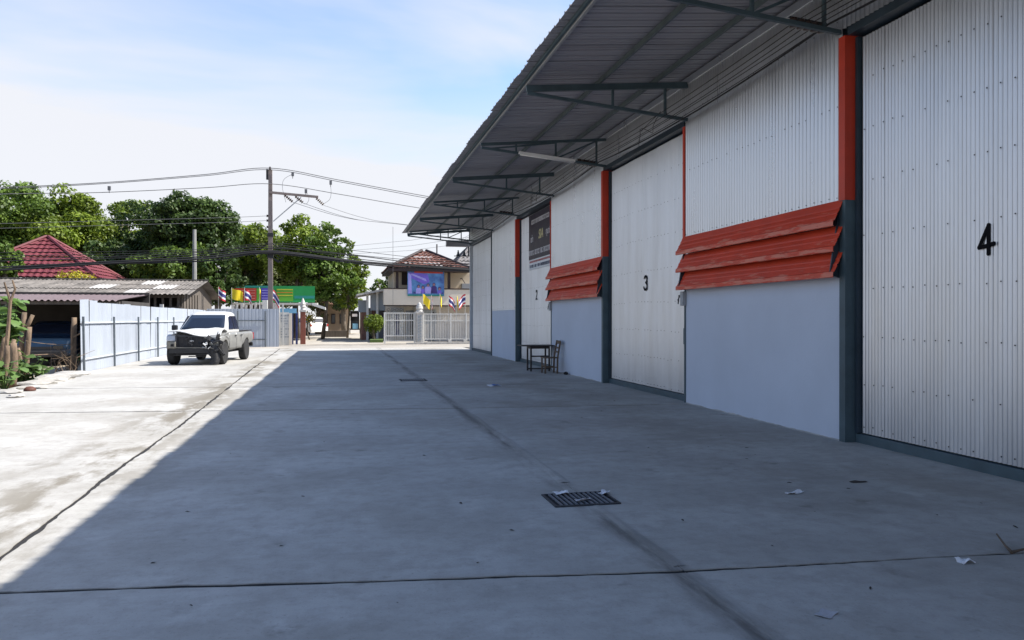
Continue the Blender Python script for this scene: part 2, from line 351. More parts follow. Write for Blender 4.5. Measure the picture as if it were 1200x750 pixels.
    def mesh(s, name, mats, smooth=False, recalc=True):
        me = bpy.data.meshes.new(name); me.from_pydata(s.v, [], s.f)
        for mm in (mats if isinstance(mats, (list, tuple)) else [mats]): me.materials.append(MATS[mm])
        me.polygons.foreach_set('material_index', s.m)
        if recalc:
            bm = bmesh.new(); bm.from_mesh(me); bmesh.ops.recalc_face_normals(bm, faces=bm.faces); bm.to_mesh(me); bm.free()
        if smooth: me.polygons.foreach_set('use_smooth', [True] * len(me.polygons))
        me.update(); return me

WL = {}                                                # world position of each unrotated object
def link(name, me, parent=None, loc=None, local=False):
    """mesh object; loc is the world place of the mesh origin unless local"""
    o = bpy.data.objects.new(name, me); C.objects.link(o)
    if local:
        o.parent = parent; o.location = loc or (0, 0, 0); return o
    wloc = Vector(loc) if loc is not None else Vector((0, 0, 0))
    if parent is not None: o.parent = parent; o.location = wloc - WL[parent.name]
    else: o.location = wloc
    WL[o.name] = wloc
    return o
def put(name, mb, mats, parent=None, smooth=False, local=False, recalc=True, bev=0, loc=None):
    o = link(name, mb.mesh(name, mats, smooth, recalc), parent, loc, local)
    if bev:
        b = o.modifiers.new('bevel', 'BEVEL'); b.width = bev; b.segments = 2; b.limit_method = 'ANGLE'; b.angle_limit = R(40)
    if smooth == 'auto': pass
    return o
def tag(o, label=None, cat=None, group=None, kind=None):
    if label: o['label'] = label
    if cat: o['category'] = cat
    if group: o['group'] = group
    if kind: o['kind'] = kind
    return o
def thing(name, label, cat, loc=(0, 0, 0), rz=0, group=None):
    o = bpy.data.objects.new(name, None); C.objects.link(o); o.empty_display_size = 0.2
    o.location = loc; o.rotation_euler = (0, 0, rz); WL[o.name] = Vector(loc); return tag(o, label, cat, group)
def copy_tree(o, parent=None):
    c = o.copy(); C.objects.link(c); c.parent = parent
    if o.name in WL: WL[c.name] = WL[o.name].copy()
    for ch in list(o.children): copy_tree(ch, c)
    return c
def to_ground(o):                                      # single-mesh thing: origin to its base
    me = o.data; n = len(me.vertices)
    xs = [v.co for v in me.vertices]; c = Vector((sum(v.x for v in xs) / n, sum(v.y for v in xs) / n, min(v.z for v in xs)))
    me.transform(Matrix.Translation(-c)); o.location = Vector(o.location) + c; WL[o.name] = Vector(o.location); return o

# ================================================================== GROUND
def struct(name, mb, m, parent=None): return tag(put(name, mb, m, parent), kind='structure') if parent is None else put(name, mb, m, parent)
struct('ground', MB().grid(2, 2, lambda u, v: (-700 + 1400 * u, -300 + 1500 * v, -0.06)), 'dirt')
STY0, STY1 = 41.3, 46.6
struct('street', MB().grid(2, 2, lambda u, v: (-300 + 600 * u, STY0 + (STY1 - STY0) * v, -0.03)), 'street')
struct('driveway', MB().grid(2, 2, lambda u, v: (-6.5 + 12.4 * u, STY1 + 0.2 + 60 * v, -0.02)), 'drive')
kb = MB()
kb.box(-300, -3.4, STY1, STY1 + 0.2, -0.06, 0.10); kb.box(4.0, 300, STY1, STY1 + 0.2, -0.06, 0.08)
struct('far_kerb', kb, 'mortar')
lot = struct('concrete_lot', MB().grid(2, 2, lambda u, v: (-7.15 + 13.9 * u, -14 + (STY0 - 0.25 + 14) * v, -0.007)), 'filler')
def lerp_tab(tab, x):
    if x <= tab[0][0]: return tab[0][1]
    for (a, p), (b, q) in zip(tab, tab[1:]):
        if x <= b: return p + (q - p) * (x - a) / (b - a)
    return tab[-1][1]
JL = [(-14, -2.1), (5.5, -2.13), (8.5, -2.21), (11.7, -2.24), (16.8, -2.37), (25, -2.6), (42, -2.95)]
strips = [(lambda y: -7.12, lambda y: lerp_tab(JL, y), 0.0, 0.034), (lambda y: lerp_tab(JL, y), lambda y: 2.07, 0.034, 0.006), (lambda y: 2.07, lambda y: 6.5, 0.006, 0.0)]
YJ = [-14, -4.4, 4.36, 13.12, 17.7, 26.5, 35.2, STY0 - 0.3]
def yj(k, x):
    if k in (0, len(YJ) - 1): return YJ[k]
    return YJ[k] + ((2.0 - x) * (0.145 if x < 2 else 0.07)) * (0.9 if k < 5 else 0.5)
def rag(p, a):                                         # ragged joint edge
    return a * (mnoise.noise(Vector(p) * 1.3) * 1.1 + mnoise.noise(Vector(p) * 5.1) * 0.7 + mnoise.noise(Vector(p) * 17) * 0.45)
for si, (xa, xb, ga, gb) in enumerate(strips):
    for k in range(len(YJ) - 1):
        near = k in (0, 1, 2, 3)
        st = 0.06 if near else 0.3
        ring = []
        def edge(p, q, nx, ny, g):
            n = max(2, int((Vector(q) - Vector(p)).length / st))
            for i in range(n):
                t = i / n; x = p[0] + (q[0] - p[0]) * t; y = p[1] + (q[1] - p[1]) * t
                yield x, y, t
        gy = 0.034
        y00, y01 = yj(k, xa(YJ[k])), yj(k, xb(YJ[k])); y10, y11 = yj(k + 1, xa(YJ[k + 1])), yj(k + 1, xb(YJ[k + 1]))
        n = max(4, int((xb(y01) - xa(y00)) / st))
        for i in range(n):
            x = xa(y00) + (xb(y01) - xa(y00)) * i / n; y = yj(k, x)
            ring.append((x + (ga / 2 + 0.004 if i == 0 else 0), y + gy / 2 * (1.8 if k in (3, 4, 5) else 1) + 0.004 + rag((x, y, 0.3), 0.020)))
        n = max(4, int((y11 - y01) / st))
        for i in range(n):
            y = y01 + (y11 - y01) * i / n; x = xb(y)
            ring.append((x - gb / 2 - (0.006 + rag((x, y, 1.3), 0.020) if gb > 0.01 else 0.0), y + (gy / 2 + 0.01 if i == 0 else 0)))
        n = max(4, int((xb(y11) - xa(y10)) / st))
        for i in range(n):
            x = xb(y11) - (xb(y11) - xa(y10)) * i / n; y = yj(k + 1, x)
            ring.append((x - (gb / 2 + 0.004 if i == 0 else 0), y - gy / 2 * (1.8 if k in (2, 3, 4) else 1) - 0.002 + rag((x, y, 2.3), 0.016)))
        n = max(4, int((y10 - y00) / st))
        for i in range(n):
            y = y10 - (y10 - y00) * i / n; x = xa(y)
            ring.append((x + ga / 2 + (0.006 + rag((x, y, 3.3), 0.022) if ga > 0.01 else 0.0), y - (gy / 2 + 0.01 if i == 0 else 0)))
        put('slab', MB().prism(ring, 'z', -0.03, 0.0), 'concrete', lot, recalc=False)
# smeared mortar ridge along the drain line, broken in two by the grates
def ridge(y0, y1):
    mb = MB(); n = int((y1 - y0) / 0.12)
    def fn(u, v):
        y = y0 + (y1 - y0) * u; w_ = 0.065 + 0.05 * mnoise.noise((y * 0.5, 3, 0)) + 0.015 * mnoise.noise((y * 5, v, 0)); x = 2.085 + 0.03 * mnoise.noise((y * 0.9, 9, 0)) + (v - 0.5) * 2 * w_
        return (x, y, -0.003 + (0.0075 + 0.006 * mnoise.noise((y * 0.9, v * 2, 2))) * max(0, 1 - (2 * v - 1) ** 2))
    mb.grid(n, 6, fn); put('mortar_ridge', mb, 'concrete', lot, smooth=True)
ridge(1.0, 4.31); ridge(4.45, 6.2); ridge(6.95, 12.9)

# ================================================================== WAREHOUSE
WX, DX = 6.20, 6.36                                    # wall face, door face
BY0, BY1, BX1 = -9.5, 36.95, 20.0
def roofz(x): return 5.69 + 0.086 * (x - 3.16)
wh = thing('warehouse', 'long grey metal warehouse with red louvres and a deep sheet metal canopy', 'warehouse', (13, 13.7, 0))
PITCHW = 0.056
SHEETS = {}
def csheet(h, nw, amp=0.0088, m='zinc', pitch=PITCHW):
    """corrugated sheet standing up, waves along Y, origin at its low near corner"""
    key = (round(h, 3), nw, m)
    if key not in SHEETS:
        mb = MB(); n = nw * 10
        mb.grid(n, 1, lambda u, v: (amp - 2 * amp * abs(math.sin(math.pi * u * nw)) ** 0.75, u * nw * pitch, v * h))
        SHEETS[key] = mb.mesh('corrugated_sheet', m, True, recalc=False)
    return SHEETS[key]
def clad(parent, x, y0, y1, z0, z1, m, nm='sheet'):
    pitch, amp = (0.084, 0.013) if m == 'zinc_upper' else (PITCHW, 0.0088)
    n_tot = round((y1 - y0) / pitch); y = y0; left = n_tot; i = 0
    sc = (y1 - y0) / (n_tot * pitch)
    while left > 0:
        nw = min(14, left) if left >= 19 or left <= 14 else left // 2
        o = link(nm, csheet(z1 - z0, nw, amp, m, pitch), parent, (x - 0.0015 * (i % 2) + random.uniform(-0.001, 0.001), y, z0)); o.scale = (1, sc, 1)
        o.rotation_euler = (0, random.uniform(-0.0008, 0.0008), random.uniform(-0.004, 0.004))
        y += nw * pitch * sc; left -= nw; i += 1
def screws(parent, x, y0, y1, rows, step=PITCHW * 3):
    mb = MB()
    for z in rows:
        zo = random.uniform(-0.02, 0.02); y = y0 + 0.06
        while y < y1 - 0.03:
            yy = y + random.uniform(-0.012, 0.012); zz = z + zo + random.uniform(-0.012, 0.012) + 0.01 * math.sin(y * 1.7)
            mb.lathe([(0.0085, 0.0), (0.007, 0.005)], 6, (x - 0.016, yy, zz), axis='x'); y += step * random.choice((1, 1, 1, 2))
    tag(put('screw_rows', mb, 'screw', parent), kind='stuff')

def stroke(pts, y, z, hgt, wid):
    # unit glyph coords (0..1 across, 0..1 up); across runs towards -Y for a viewer in the yard
    return [(DX - 0.022, y - (p[0] - 0.5) * wid, z + (p[1] - 0.5) * hgt) for p in pts]
def arc(cx, cy, rx, ry, a0, a1, n=14): return [(cx + rx * math.cos(R(a0 + (a1 - a0) * i / n)), cy + ry * math.sin(R(a0 + (a1 - a0) * i / n))) for i in range(n + 1)]
GLY = {'4': [[(0.64, 0.97), (0.35, 0.62), (0.06, 0.25)], [(0.06, 0.26), (0.5, 0.28), (0.96, 0.34)], [(0.64, 0.97), (0.64, 0.5), (0.64, 0.02)]],
       '3': [arc(0.5, 0.75, 0.36, 0.23, 160, -70), arc(0.48, 0.27, 0.42, 0.26, 80, -165)],
       '2': [arc(0.5, 0.75, 0.36, 0.23, 165, -25) + [(0.5, 0.35), (0.12, 0.04)], [(0.10, 0.03), (0.55, 0.05), (0.95, 0.03)]],
       '1': [[(0.25, 0.8), (0.55, 0.98), (0.55, 0.5), (0.55, 0.02)]]}

def door(y0, y1, num, ny, nz_, top=5.06):
    d = put('sliding_door', MB().box(DX + 0.03, DX + 0.07, y0, y1, 0.12, top), 'frame_dark', wh)
    clad(d, DX, y0 + 0.02, y1 - 0.06, 0.125, top - 0.02, 'zinc')
    screws(d, DX, y0, y1, [0.19, 0.74, 1.29, 1.90, 2.56, 3.22, 3.88, 4.5], PITCHW * 3)
    # long sheet seams
    if num:
        mb = MB()
        for gi, g in enumerate(GLY[num]):
            ps = [(x - 0.0015 * gi, y, z) for x, y, z in stroke(g, ny, nz_, 0.30, 0.20)]; mb.ribbon(ps, 0.044, (-1, 0, 0), 0.003)
            for ei, e in enumerate((ps[0], ps[-1])): mb.lathe([(0.022, 0.0), (0.022, -0.0034 - 0.0003 * ei)], 12, e, axis='x')
        tag(put('door_number', mb, 'black_paint', d), label='hand painted black door number ' + num)
    return d
def frame(y0, y1, top=5.06):
    mb = MB(); mb.box(WX - 0.01, WX + 0.20, y0 + 0.002, y1 - 0.002, top + 0.02, top + 0.12); put('door_lintel', mb, 'frame_dark', wh)
    mb = MB(); mb.box(DX - 0.05, DX + 0.10, y0 + 0.003, y1 - 0.003, 0.0, 0.11); put('door_rail', mb, 'steel_blue', wh)
def jamb(y, top=5.08, split=3.03):
    mb = MB(); mb.box(WX - 0.035, WX + 0.22, y, y + 0.115, 0, split); put('jamb_post', mb, 'steel_blue', wh)
    mb = MB(); mb.box(WX - 0.045, WX + 0.225, y - 0.004, y + 0.12, split, top); put('jamb_cover', mb, 'red_paint', wh)
    mb = MB(); mb.box(WX + 0.10, DX + 0.06, y - 0.05, y - 0.006, 0.12, top - 0.02); put('door_edge', mb, 'frame_dark', wh)
def trim(y, lo=3.02, top=5.06):
    mb = MB(); mb.box(WX - 0.03, WX + 0.015, y, y + 0.075, lo, top); put('edge_trim', mb, 'red_paint', wh)
    mb = MB(); mb.box(WX - 0.012, WX + 0.06, y - 0.012, y + 0.05, 0, 2.06); put('edge_angle', mb, 'steel_blue', wh)
SLAT = [(-0.012, 0.0), (-0.03, -0.035), (-0.063, -0.096), (-0.075, -0.098), (-0.079, -0.110), (-0.072, -0.114), (-0.108, -0.166), (-0.120, -0.168), (-0.124, -0.180), (-0.117, -0.184), (-0.166, -0.258), (-0.192, -0.268), (-0.196, -0.325), (-0.180, -0.33)]
def louvre(y0, y1, zt=3.04):
    bx = MB(); bx.box(WX + 0.05, WX + 0.10, y0, y1, 2.0, 3.05)
    lv = put('louvre', bx, 'frame_dark', wh)
    for k in range(3):
        mb = MB(); nu = 44; k0 = len(mb.v); z = zt - k * 0.322
        cum = [i / (len(SLAT) - 1) for i in range(len(SLAT))]
        uvs = []
        for i in range(nu + 1):
            y = y0 - 0.06 + (y1 - y0 + 0.10) * i / nu
            wob = 0.006 * mnoise.noise((y * 0.8, k * 5.0, 1)); dent = 0.012 * max(0, mnoise.noise((y * 1.9, k * 7.0, 4)))
            for j, (dx, dz) in enumerate(SLAT):
                t = cum[j]; mb.v.append((WX - 0.012 + dx * 0.8 + dent * t, y, z + dz + wob * (1 if t < .4 else .6)))
        n = len(SLAT)
        for i in range(nu):
            for j in range(n - 1):
                mb.f.append((i * n + j, i * n + j + 1, (i + 1) * n + j + 1, (i + 1) * n + j)); mb.m.append(0)
        me = mb.mesh('slat', 'red_scuffed', False, recalc=False)
        ul = me.uv_layers.new(name='UVMap')
        for lp in me.loops: ul.data[lp.index].uv = ((lp.vertex_index // n) / nu, cum[lp.vertex_index % n])
        o = link('slat', me, lv); sm = o.modifiers.new('thick', 'SOLIDIFY'); sm.thickness = 0.006
    # bracket that carries the slat ends
    for y in (y0 + 0.02, y1 - 0.05):
        put('louvre_bracket', MB().prism([(WX - 0.01, 2.06), (WX - 0.16, 2.10), (WX - 0.01, 3.0)], 'y', y, y + 0.02), 'frame_dark', lv)

def panel(y0, y1, has_louvre=True):
    split = 2.08 if has_louvre else 1.90
    put('plinth_wall', MB().box(WX, WX + 0.16, y0, y1, 0, split), 'wall_paint', wh)
    c = put('wall_cladding', MB().box(WX + 0.05, WX + 0.09, y0, y1, 3.06 if has_louvre else split + 0.001, 5.90), 'frame_dark', wh)
    clad(c, WX, y0 + 0.004, y1 - 0.004, 3.0 if has_louvre else split - 0.04, 5.88, 'zinc_upper')
    screws(c, WX - .008, y0, y1, ([3.08] if has_louvre else [1.93]) + [4.25, 5.3], PITCHW * 3)
    if has_louvre: louvre(y0, y1)
    mb = MB(); n = int((y1 - y0) / 0.06)                # rough cement fillet at the wall foot
    def ff_(u, v):
        y = y0 + .01 + (y1 - y0 - .02) * u; h = max(.004, .018 + .03 * mnoise.noise((y * 2.1, 5, 1)) + .012 * mnoise.noise((y * 9, 2, 1))); d = max(.006, .03 + .045 * mnoise.noise((y * 1.4, 8, 3)) + .02 * mnoise.noise((y * 7, 1, 3)))
        return (WX + .004 - d * v ** 1.5, y, max(-.002, h * (1 - v)) - (.004 if v == 1 else 0))
    mb.grid(n, 4, ff_); put('cement_fillet', mb, 'mortar', wh)
def header(y0, y1, z0=5.185):
    c = put('wall_cladding', MB().box(WX + 0.05, WX + 0.09, y0, y1, z0, 5.90), 'frame_dark', wh)
    clad(c, WX, y0 + 0.004, y1 - 0.004, z0 + 0.002, 5.88, 'zinc_upper'); 

P4 = (8.55, 13.05); P3 = (17.55, 22.15); P2 = (26.82, 31.25); P5 = (-0.45, 4.04); P6 = (-9.4, -4.95)
for p in (P4, P3, P5, P6): panel(*p)
panel(*P2, has_louvre=False)
for (a, b, num, ny, nz_) in ((4.06, 8.43, '4', 6.47, 2.34), (13.07, 17.43, '3', 15.25, 2.30), (22.17, 26.70, '2', 24.45, 2.32), (-4.93, -0.57, None, 0, 0), (31.37, 36.85, None, 0, 0)):
    door(a, b, num, ny, nz_); frame(a, b); header(a - 0.02, b + 0.13 if b < 36 else BY1)
for y in (8.435, 17.435, 26.705, -0.565): jamb(y)
put('jamb_post', MB().box(WX - 0.03, WX + 0.2, 31.25, 31.36, 0, 5.08), 'frame_dark', wh)
put('corner_post', MB().box(WX + 0.02, WX + 0.2, 36.86, BY1, 0, 5.9), 'fence_rail', wh)
for y in (13.05, 22.15, 4.04): trim(y - 0.03)
# other walls and floor of the shell
put('end_wall', MB().box(WX + 0.2, BX1, BY1 - 0.1, BY1, 0, 5.9), 'zinc_upper', wh)
put('end_wall', MB().box(WX + 0.1, BX1, BY0, BY0 + 0.1, 0, 5.9), 'zinc_upper', wh)
put('back_wall', MB().box(BX1 - 0.1, BX1, BY0 + 0.1, BY1 - 0.1, 0, 7.0), 'zinc_upper', wh)
# roof sheets: ribs run down the slope
RW = 0.78
rp = []
for k in range(3):
    b = k * 0.26; rp += [(b, 0), (b + 0.10, 0), (b + 0.105, 0.006), (b + 0.115, 0.006), (b + 0.12, 0), (b + 0.20, 0), (b + 0.215, 0.028), (b + 0.245, 0.028)]
rp.append((0.78, 0.0))
XE = 2.97
mb = MB(); n = len(rp)
for x in (0.0, BX1 + 0.3 - XE):
    for (yy, zz) in rp: mb.v.append((x, yy, zz + 0.086 * x))
for j in range(n - 1): mb.f.append((j, n + j, n + j + 1, j + 1)); mb.m.append(0)
rme = mb.mesh('roof_sheet', 'roof_metal', False)
roof = put('roof', MB().box(XE + 0.16, XE + 0.20, BY0, BY1, roofz(XE + .18) - 0.055, roofz(XE + .18) - 0.002), 'steel_blue', wh)   # eave angle
y = BY0 - 1.0; i = 0
while y < BY1 - 0.1:
    o = link('roof_sheet', rme, roof, (XE + random.uniform(-0.02, 0.02), y, roofz(XE) + 0.002 * (i % 2))); y += RW - 0.03; i += 1
sm = None
for x in (3.20, 4.53, 5.60):
    put('purlin', MB().box(x - 0.02, x + 0.02, BY0, BY1 - 0.25, roofz(x) - 0.088, roofz(x) - 0.006), 'purlin_green' if x > 3.5 else 'box_grey', roof)
put('wall_flashing', MB().box(WX - 0.03, WX - 0.012, BY0, BY1, roofz(WX) - 0.15, roofz(WX) - 0.03), 'zinc_upper', roof)
# canopy trusses
TY = [-4.7, -0.3, 4.13, 8.56, 12.93, 17.30, 21.8, 26.3, 30.9, 35.4, 36.6]
for k, y in enumerate(TY):
    heavy = k % 2 == 0
    xo = 3.17; ho = roofz(xo) - 0.165; hw = roofz(WX) - 0.165
    top = MB().bar((xo, y, ho), (WX - 0.02, y, hw), 0.06, 0.11 if heavy else 0.065)
    tr = put('truss', top, 'steel_blue', wh)
    lo = lambda x: ho - 0.07 - (x - xo) * 0.098
    tz = lambda x: ho + 0.086 * (x - xo)
    put('bottom_chord', MB().bar((xo + 0.02, y, lo(xo + .02)), (WX - 0.02, y, lo(WX)), 0.05, 0.055), 'steel_blue', tr)
    for x in ((4.75, 5.75) if heavy else (4.0, 4.95, 5.95)):
        put('strut', MB().bar((x, y, lo(x)), (x, y, tz(x)), 0.042, 0.042), 'steel_blue', tr)
    if not heavy:
        put('brace', MB().bar((4.97, y, lo(4.97) + .01), (5.93, y, tz(5.93) - .03), 0.036, 0.036), 'steel_blue', tr)
        put('brace', MB().bar((3.4, y, lo(3.4) + .01), (4.93, y, tz(4.93) - .03), 0.036, 0.036), 'steel_blue', tr)

# lock boxes and pull handles beside the doors
for (y, door_n) in ((13.05, 'three'), (22.13, 'two')):
    t = thing('lock_box', 'small grey lock box at the edge of door number ' + door_n, 'lock', (WX - 0.03, y + 0.02, 1.78), group='lock boxes by the sliding doors')
    put('box', MB().box(WX - 0.075, WX - 0.001, y - 0.06, y + 0.06, 1.78, 2.04), 'box_grey', t, bev=0.008)
    mb = MB(); mb.box(WX - 0.06, WX + 0.03, y + 0.062, y + 0.16, 1.93, 1.98); mb.tube([(WX - 0.06, y + 0.14, 1.9 + 0.03), (WX - 0.07, y + 0.15, 1.82), (WX - 0.06, y + 0.18, 1.9)], 0.012, 5)
    put('hasp', mb, 'screw', t)
    tag(to_ground(put('door_handle', MB().tube([(DX - 0.02, y + 0.22, 1.05), (DX - 0.08, y + 0.22, 1.07), (DX - 0.08, y + 0.22, 1.36), (DX - 0.02, y + 0.22, 1.38)], 0.011, 6), 'fence_post')),
        'thin bent pull handle on door number ' + door_n, 'handle', 'pull handles on the sliding doors')

# sign on door two
sg = thing('sign_board', 'dark purple sign board with white and yellow lettering on door two', 'sign', (DX - 0.03, 24.0, 3.2))
put('panel', MB().box(DX - 0.034, DX - 0.020, 22.42, 25.42, 3.52, 5.02), 'sign_dark', sg)
put('strip', MB().box(DX - 0.032, DX - 0.020, 22.42, 25.42, 3.18, 3.517), 'sticker_white', sg)
def text(body, h, yc, zc, m, par, sx=1.0, shear=0.0, bold=0.0):
    cu = bpy.data.curves.new('lettering', 'FONT'); cu.body = body; cu.size = 1; cu.align_x = 'CENTER'; cu.extrude = 0.004; cu.shear = shear; cu.offset = bold
    to = bpy.data.objects.new('tmp', cu); C.objects.link(to); dg = bpy.context.evaluated_depsgraph_get()
    me = bpy.data.meshes.new_from_object(to.evaluated_get(dg)); bpy.data.objects.remove(to)
    if not me.vertices: return None
    lo = min(v.co.y for v in me.vertices); hi = max(v.co.y for v in me.vertices); s = h / max(1e-3, hi - lo)
    me.transform(Matrix(((0, 0, -1, 0), (-1, 0, 0, 0), (0, 1, 0, 0), (0, 0, 0, 1))) @ Matrix.Diagonal((s * sx, s, 1, 1)) @ Matrix.Translation((0, -(lo + hi) / 2, 0)))
    me.materials.clear(); me.materials.append(MATS[m])
    return link('lettering', me, par, (DX - 0.036, yc, zc))
text('SIA', 0.30, 23.85, 4.28, 'ink_yellow', sg, 1.0, 0.25, 0.01)
text('\u0e40\u0e0a\u0e48\u0e32', 0.25, 25.0, 4.22, 'ink_white', sg, 1.0)
text('\u0e01\u0e38\u0e21\u0e32\u0e23\u0e35', 0.30, 22.93, 4.26, 'ink_white', sg, 1.0)
def scribble(y_left, y_right, zc, h, m, par, gaps=()):
    """unreadable small print: rows of letter-like strokes"""
    mb = MB(); y = y_left; rnd = random.Random(zc * 100); i = 0; w_ = h * 0.55
    while y > y_right:
        if i not in gaps:
            k = rnd.random(); x = DX - 0.036
            P = lambda a, b: (x, y - a * w_ * 0.75, zc + (b - 0.5) * h)
            if k < 0.35: mb.ribbon([P(0, 0), P(0, 1)], h * .16, (-1, 0, 0), .003); mb.ribbon([P(0, .95), P(1, .9), P(1, 0)], h * .14, (-1, 0, 0), .003)
            elif k < 0.7: mb.ribbon([P(*p) for p in arc(.5, .5, .5, .45, 40, 330, 8)], h * .15, (-1, 0, 0), .003)
            else: mb.ribbon([P(.2, 0), P(.2, 1), P(.9, .8)], h * .16, (-1, 0, 0), .003)
        y -= w_; i += 1
    put('lettering', mb, m, par)
scribble(25.05, 22.9, 4.76, 0.15, 'ink_white', sg)
scribble(25.36, 22.5, 3.74, 0.17, 'ink_white', sg, (7, 15, 19))
scribble(25.30, 22.55, 3.44, 0.06, 'ink_red', sg)
scribble(25.30, 22.7, 3.29, 0.10, 'ink_blue', sg, (2, 4, 10, 11, 17, 18, 24, 25))

# tube light under the canopy
tl = thing('tube_light', 'white fluorescent tube light under the canopy truss', 'light', (4.7, 17.24, 5.2))
put('housing', MB().bar((4.05, 17.24, 5.37), (5.40, 17.24, 5.235), 0.10, 0.055), 'tube_white', tl, bev=0.006)
put('tube', MB().tube([(4.08, 17.24, 5.325), (5.37, 17.24, 5.192)], 0.016, 8), 'tube_white', tl, smooth=True)
# insulator racks with the wires strung along the wall
RX = [5.56, 5.66, 5.75, 5.85, 5.95]
for y, place in ((8.62, 'above door four'), (17.40, 'beside the tube light'), (26.4, 'above door two'), (-0.2, 'behind the yard')):
    t = thing('insulator_rack', 'row of dark spool insulators under the canopy truss ' + place, 'insulator', (5.75, y, 5.2), group='insulator racks under the canopy')
    z0 = 5.265
    put('bar', MB().bar((5.5, y, z0 + 0.06), (6.03, y, z0 + 0.01), 0.03, 0.012), 'frame_dark', t)
    for i, x in enumerate(RX):
        z = z0 - 0.01 - 0.1 * (x - 5.56)
        put('spool', MB().lathe([(0.025, -0.06), (0.05, -0.055), (0.05, -0.022), (0.028, -0.008), (0.028, 0.008), (0.05, 0.022), (0.05, 0.055), (0.025, 0.06)], 10, (x, y, z)), 'insulator', t, smooth=True)
def sag(a, b, s, n=10): 
    a, b = Vector(a), Vector(b); return [a.lerp(b, i / n) - Vector((0, 0, s * 4 * (i / n) * (1 - i / n))) for i in range(n + 1)]
for i, x in enumerate(RX):
    z = 5.255 - 0.1 * (x - 5.56); pts = []
    for a, b in ((-0.2, 8.62), (8.62, 17.4), (17.4, 26.4), (26.4, 36.8)):
        pts += sag((x, a, z), (x, b, z), 0.07 + 0.02 * (i % 3), 10)[(1 if pts else 0):]
    tag(to_ground(put('service_wire', MB().tube(pts, 0.006, 5), 'cable_black')), 'thin black wire strung along the wall on the insulator racks', 'wire', 'thin wires under the canopy')
pts = []
for a, b in ((-0.2, 8.62), (8.62, 17.4), (17.4, 26.4), (26.4, 36.8)): pts += sag((6.06, a, 5.28), (6.06, b, 5.28), 0.13, 12)[(1 if pts else 0):]
tag(to_ground(put('power_cable', MB().tube(pts, 0.013, 6), 'cable_black')), 'thick black cable sagging along the wall above the doors', 'cable')
for (y, nm) in ((13.2, 'three'), (21.9, 'two')):
    mb = MB(); pts = [(5.75 + 0.05 * math.sin(i * 1.3), y - 0.35 + i * 0.13, 5.22 + 0.11 * math.sin(i * 0.9) - 0.012 * i) for i in range(12)]
    mb.tube(pts, 0.006, 5); mb.tube([(5.6 + 0.02 * i, y + 0.5 - 0.07 * i, 5.1 + 0.03 * i) for i in range(9)], 0.006, 5)
    tag(to_ground(put('loose_cable', mb, 'cable_black')), 'loose tangle of thin cable above the edge of door number ' + nm, 'cable', 'loose cable tangles')
# bracket with two bells past the end of the canopy
b0 = atY(537, 290, BY1 + 0.6)
t = thing('insulator_bracket', 'small bracket with two bell insulators at the far roof end', 'bracket', (5.9, BY1 + 0.6, 4.7))
put('plate', MB().box(5.15, 6.3, BY1 + 0.45, BY1 + 0.75, 5.08, 5.38), 'roof_metal', t)
put('arm', MB().box(5.55, 6.3, BY1 + 0.57, BY1 + 0.63, 4.60, 4.64), 'frame_dark', t)
put('stem', MB().box(6.24, 6.30, BY1 + 0.57, BY1 + 0.63, 4.64, 5.08), 'frame_dark', t)
for x in (5.75, 6.05): put('bell', MB().lathe([(0.10, 0.0), (0.085, 0.05), (0.05, 0.09), (0.06, 0.13), (0.03, 0.2), (0.04, 0.26)], 10, (x, BY1 + 0.6, 4.642)), 'frame_dark', t, smooth=True)

# ================================================================== YARD THINGS
def grate(px, py, lbl, sx=0.53, sy=0.41, y_override=None):
    p = gnd(px, py); x0, x1, y0, y1 = p.x - sx / 2, p.x + sx / 2, p.y - sy / 2, p.y + sy / 2
    t = thing('drain_grate', lbl, 'drain', (p.x, p.y, 0.0), group='drain grates')
    put('pit', MB().box(x0, x1, y0, y1, -0.02, 0.003), 'pit', t)
    mb = MB()
    for a in ((x0 - .02, x1 + .02, y0 - .02, y0), (x0 - .02, x1 + .02, y1, y1 + .02), (x0 - .02, x0, y0, y1), (x1, x1 + .02, y0, y1)): mb.box(*a, -0.01, 0.012)
    put('rim', mb, 'grate_iron', t)
    nb = 12
    for i in range(1, nb):
        x = x0 + sx * i / nb; put('bar', MB().box(x - 0.009, x + 0.009, y0 + .001, y1 - .001, 0.0035, 0.014), 'grate_bar', t)
    put('cross_bar', MB().box(x0 + .001, x1 - .001, (y0 + y1) / 2 - 0.004, (y0 + y1) / 2 + 0.004, 0.004, 0.010), 'grate_iron', t)
grate(680, 585.5, 'iron drain grate with scraps of white paper lying on it')
grate(484, 445.5, 'empty iron drain grate in the shaded concrete far from the papers', 0.62, 0.55)
def crumple(px, py, sx, sy, h, rz, m, label, cat, name='paper_scrap', seed=0, group=None, zb=0.002):
    p = gnd(px, py); mb = MB(); rn = Vector((seed * 3.1, seed * 1.7, 0))
    def fn(u, v):
        x = (u - .5) * sx * (1 + .25 * mnoise.noise((v * 3, seed, 1))); y = (v - .5) * sy * (1 + .25 * mnoise.noise((u * 3, seed, 5)))
        z = zb + h * max(0, 0.25 + 0.8 * mnoise.noise(Vector((u * 1.6, v * 1.6, 0)) + rn) + 0.25 * mnoise.noise(Vector((u * 5, v * 5, 3)) + rn))
        return (x, y, z)
    mb.grid(7, 7, fn); o = link(name, mb.mesh(name, m, False, recalc=False), None, p); o.rotation_euler = (0, 0, rz)
    s = o.modifiers.new('thick', 'SOLIDIFY'); s.thickness = 0.0015; s.offset = 1
    return tag(o, label, cat, group)
crumple(657, 580.5, 0.13, 0.07, 0.03, 0.2, 'paper', 'curled white paper scrap lying on the near half of the drain grate bars', 'paper', seed=1, zb=0.018)
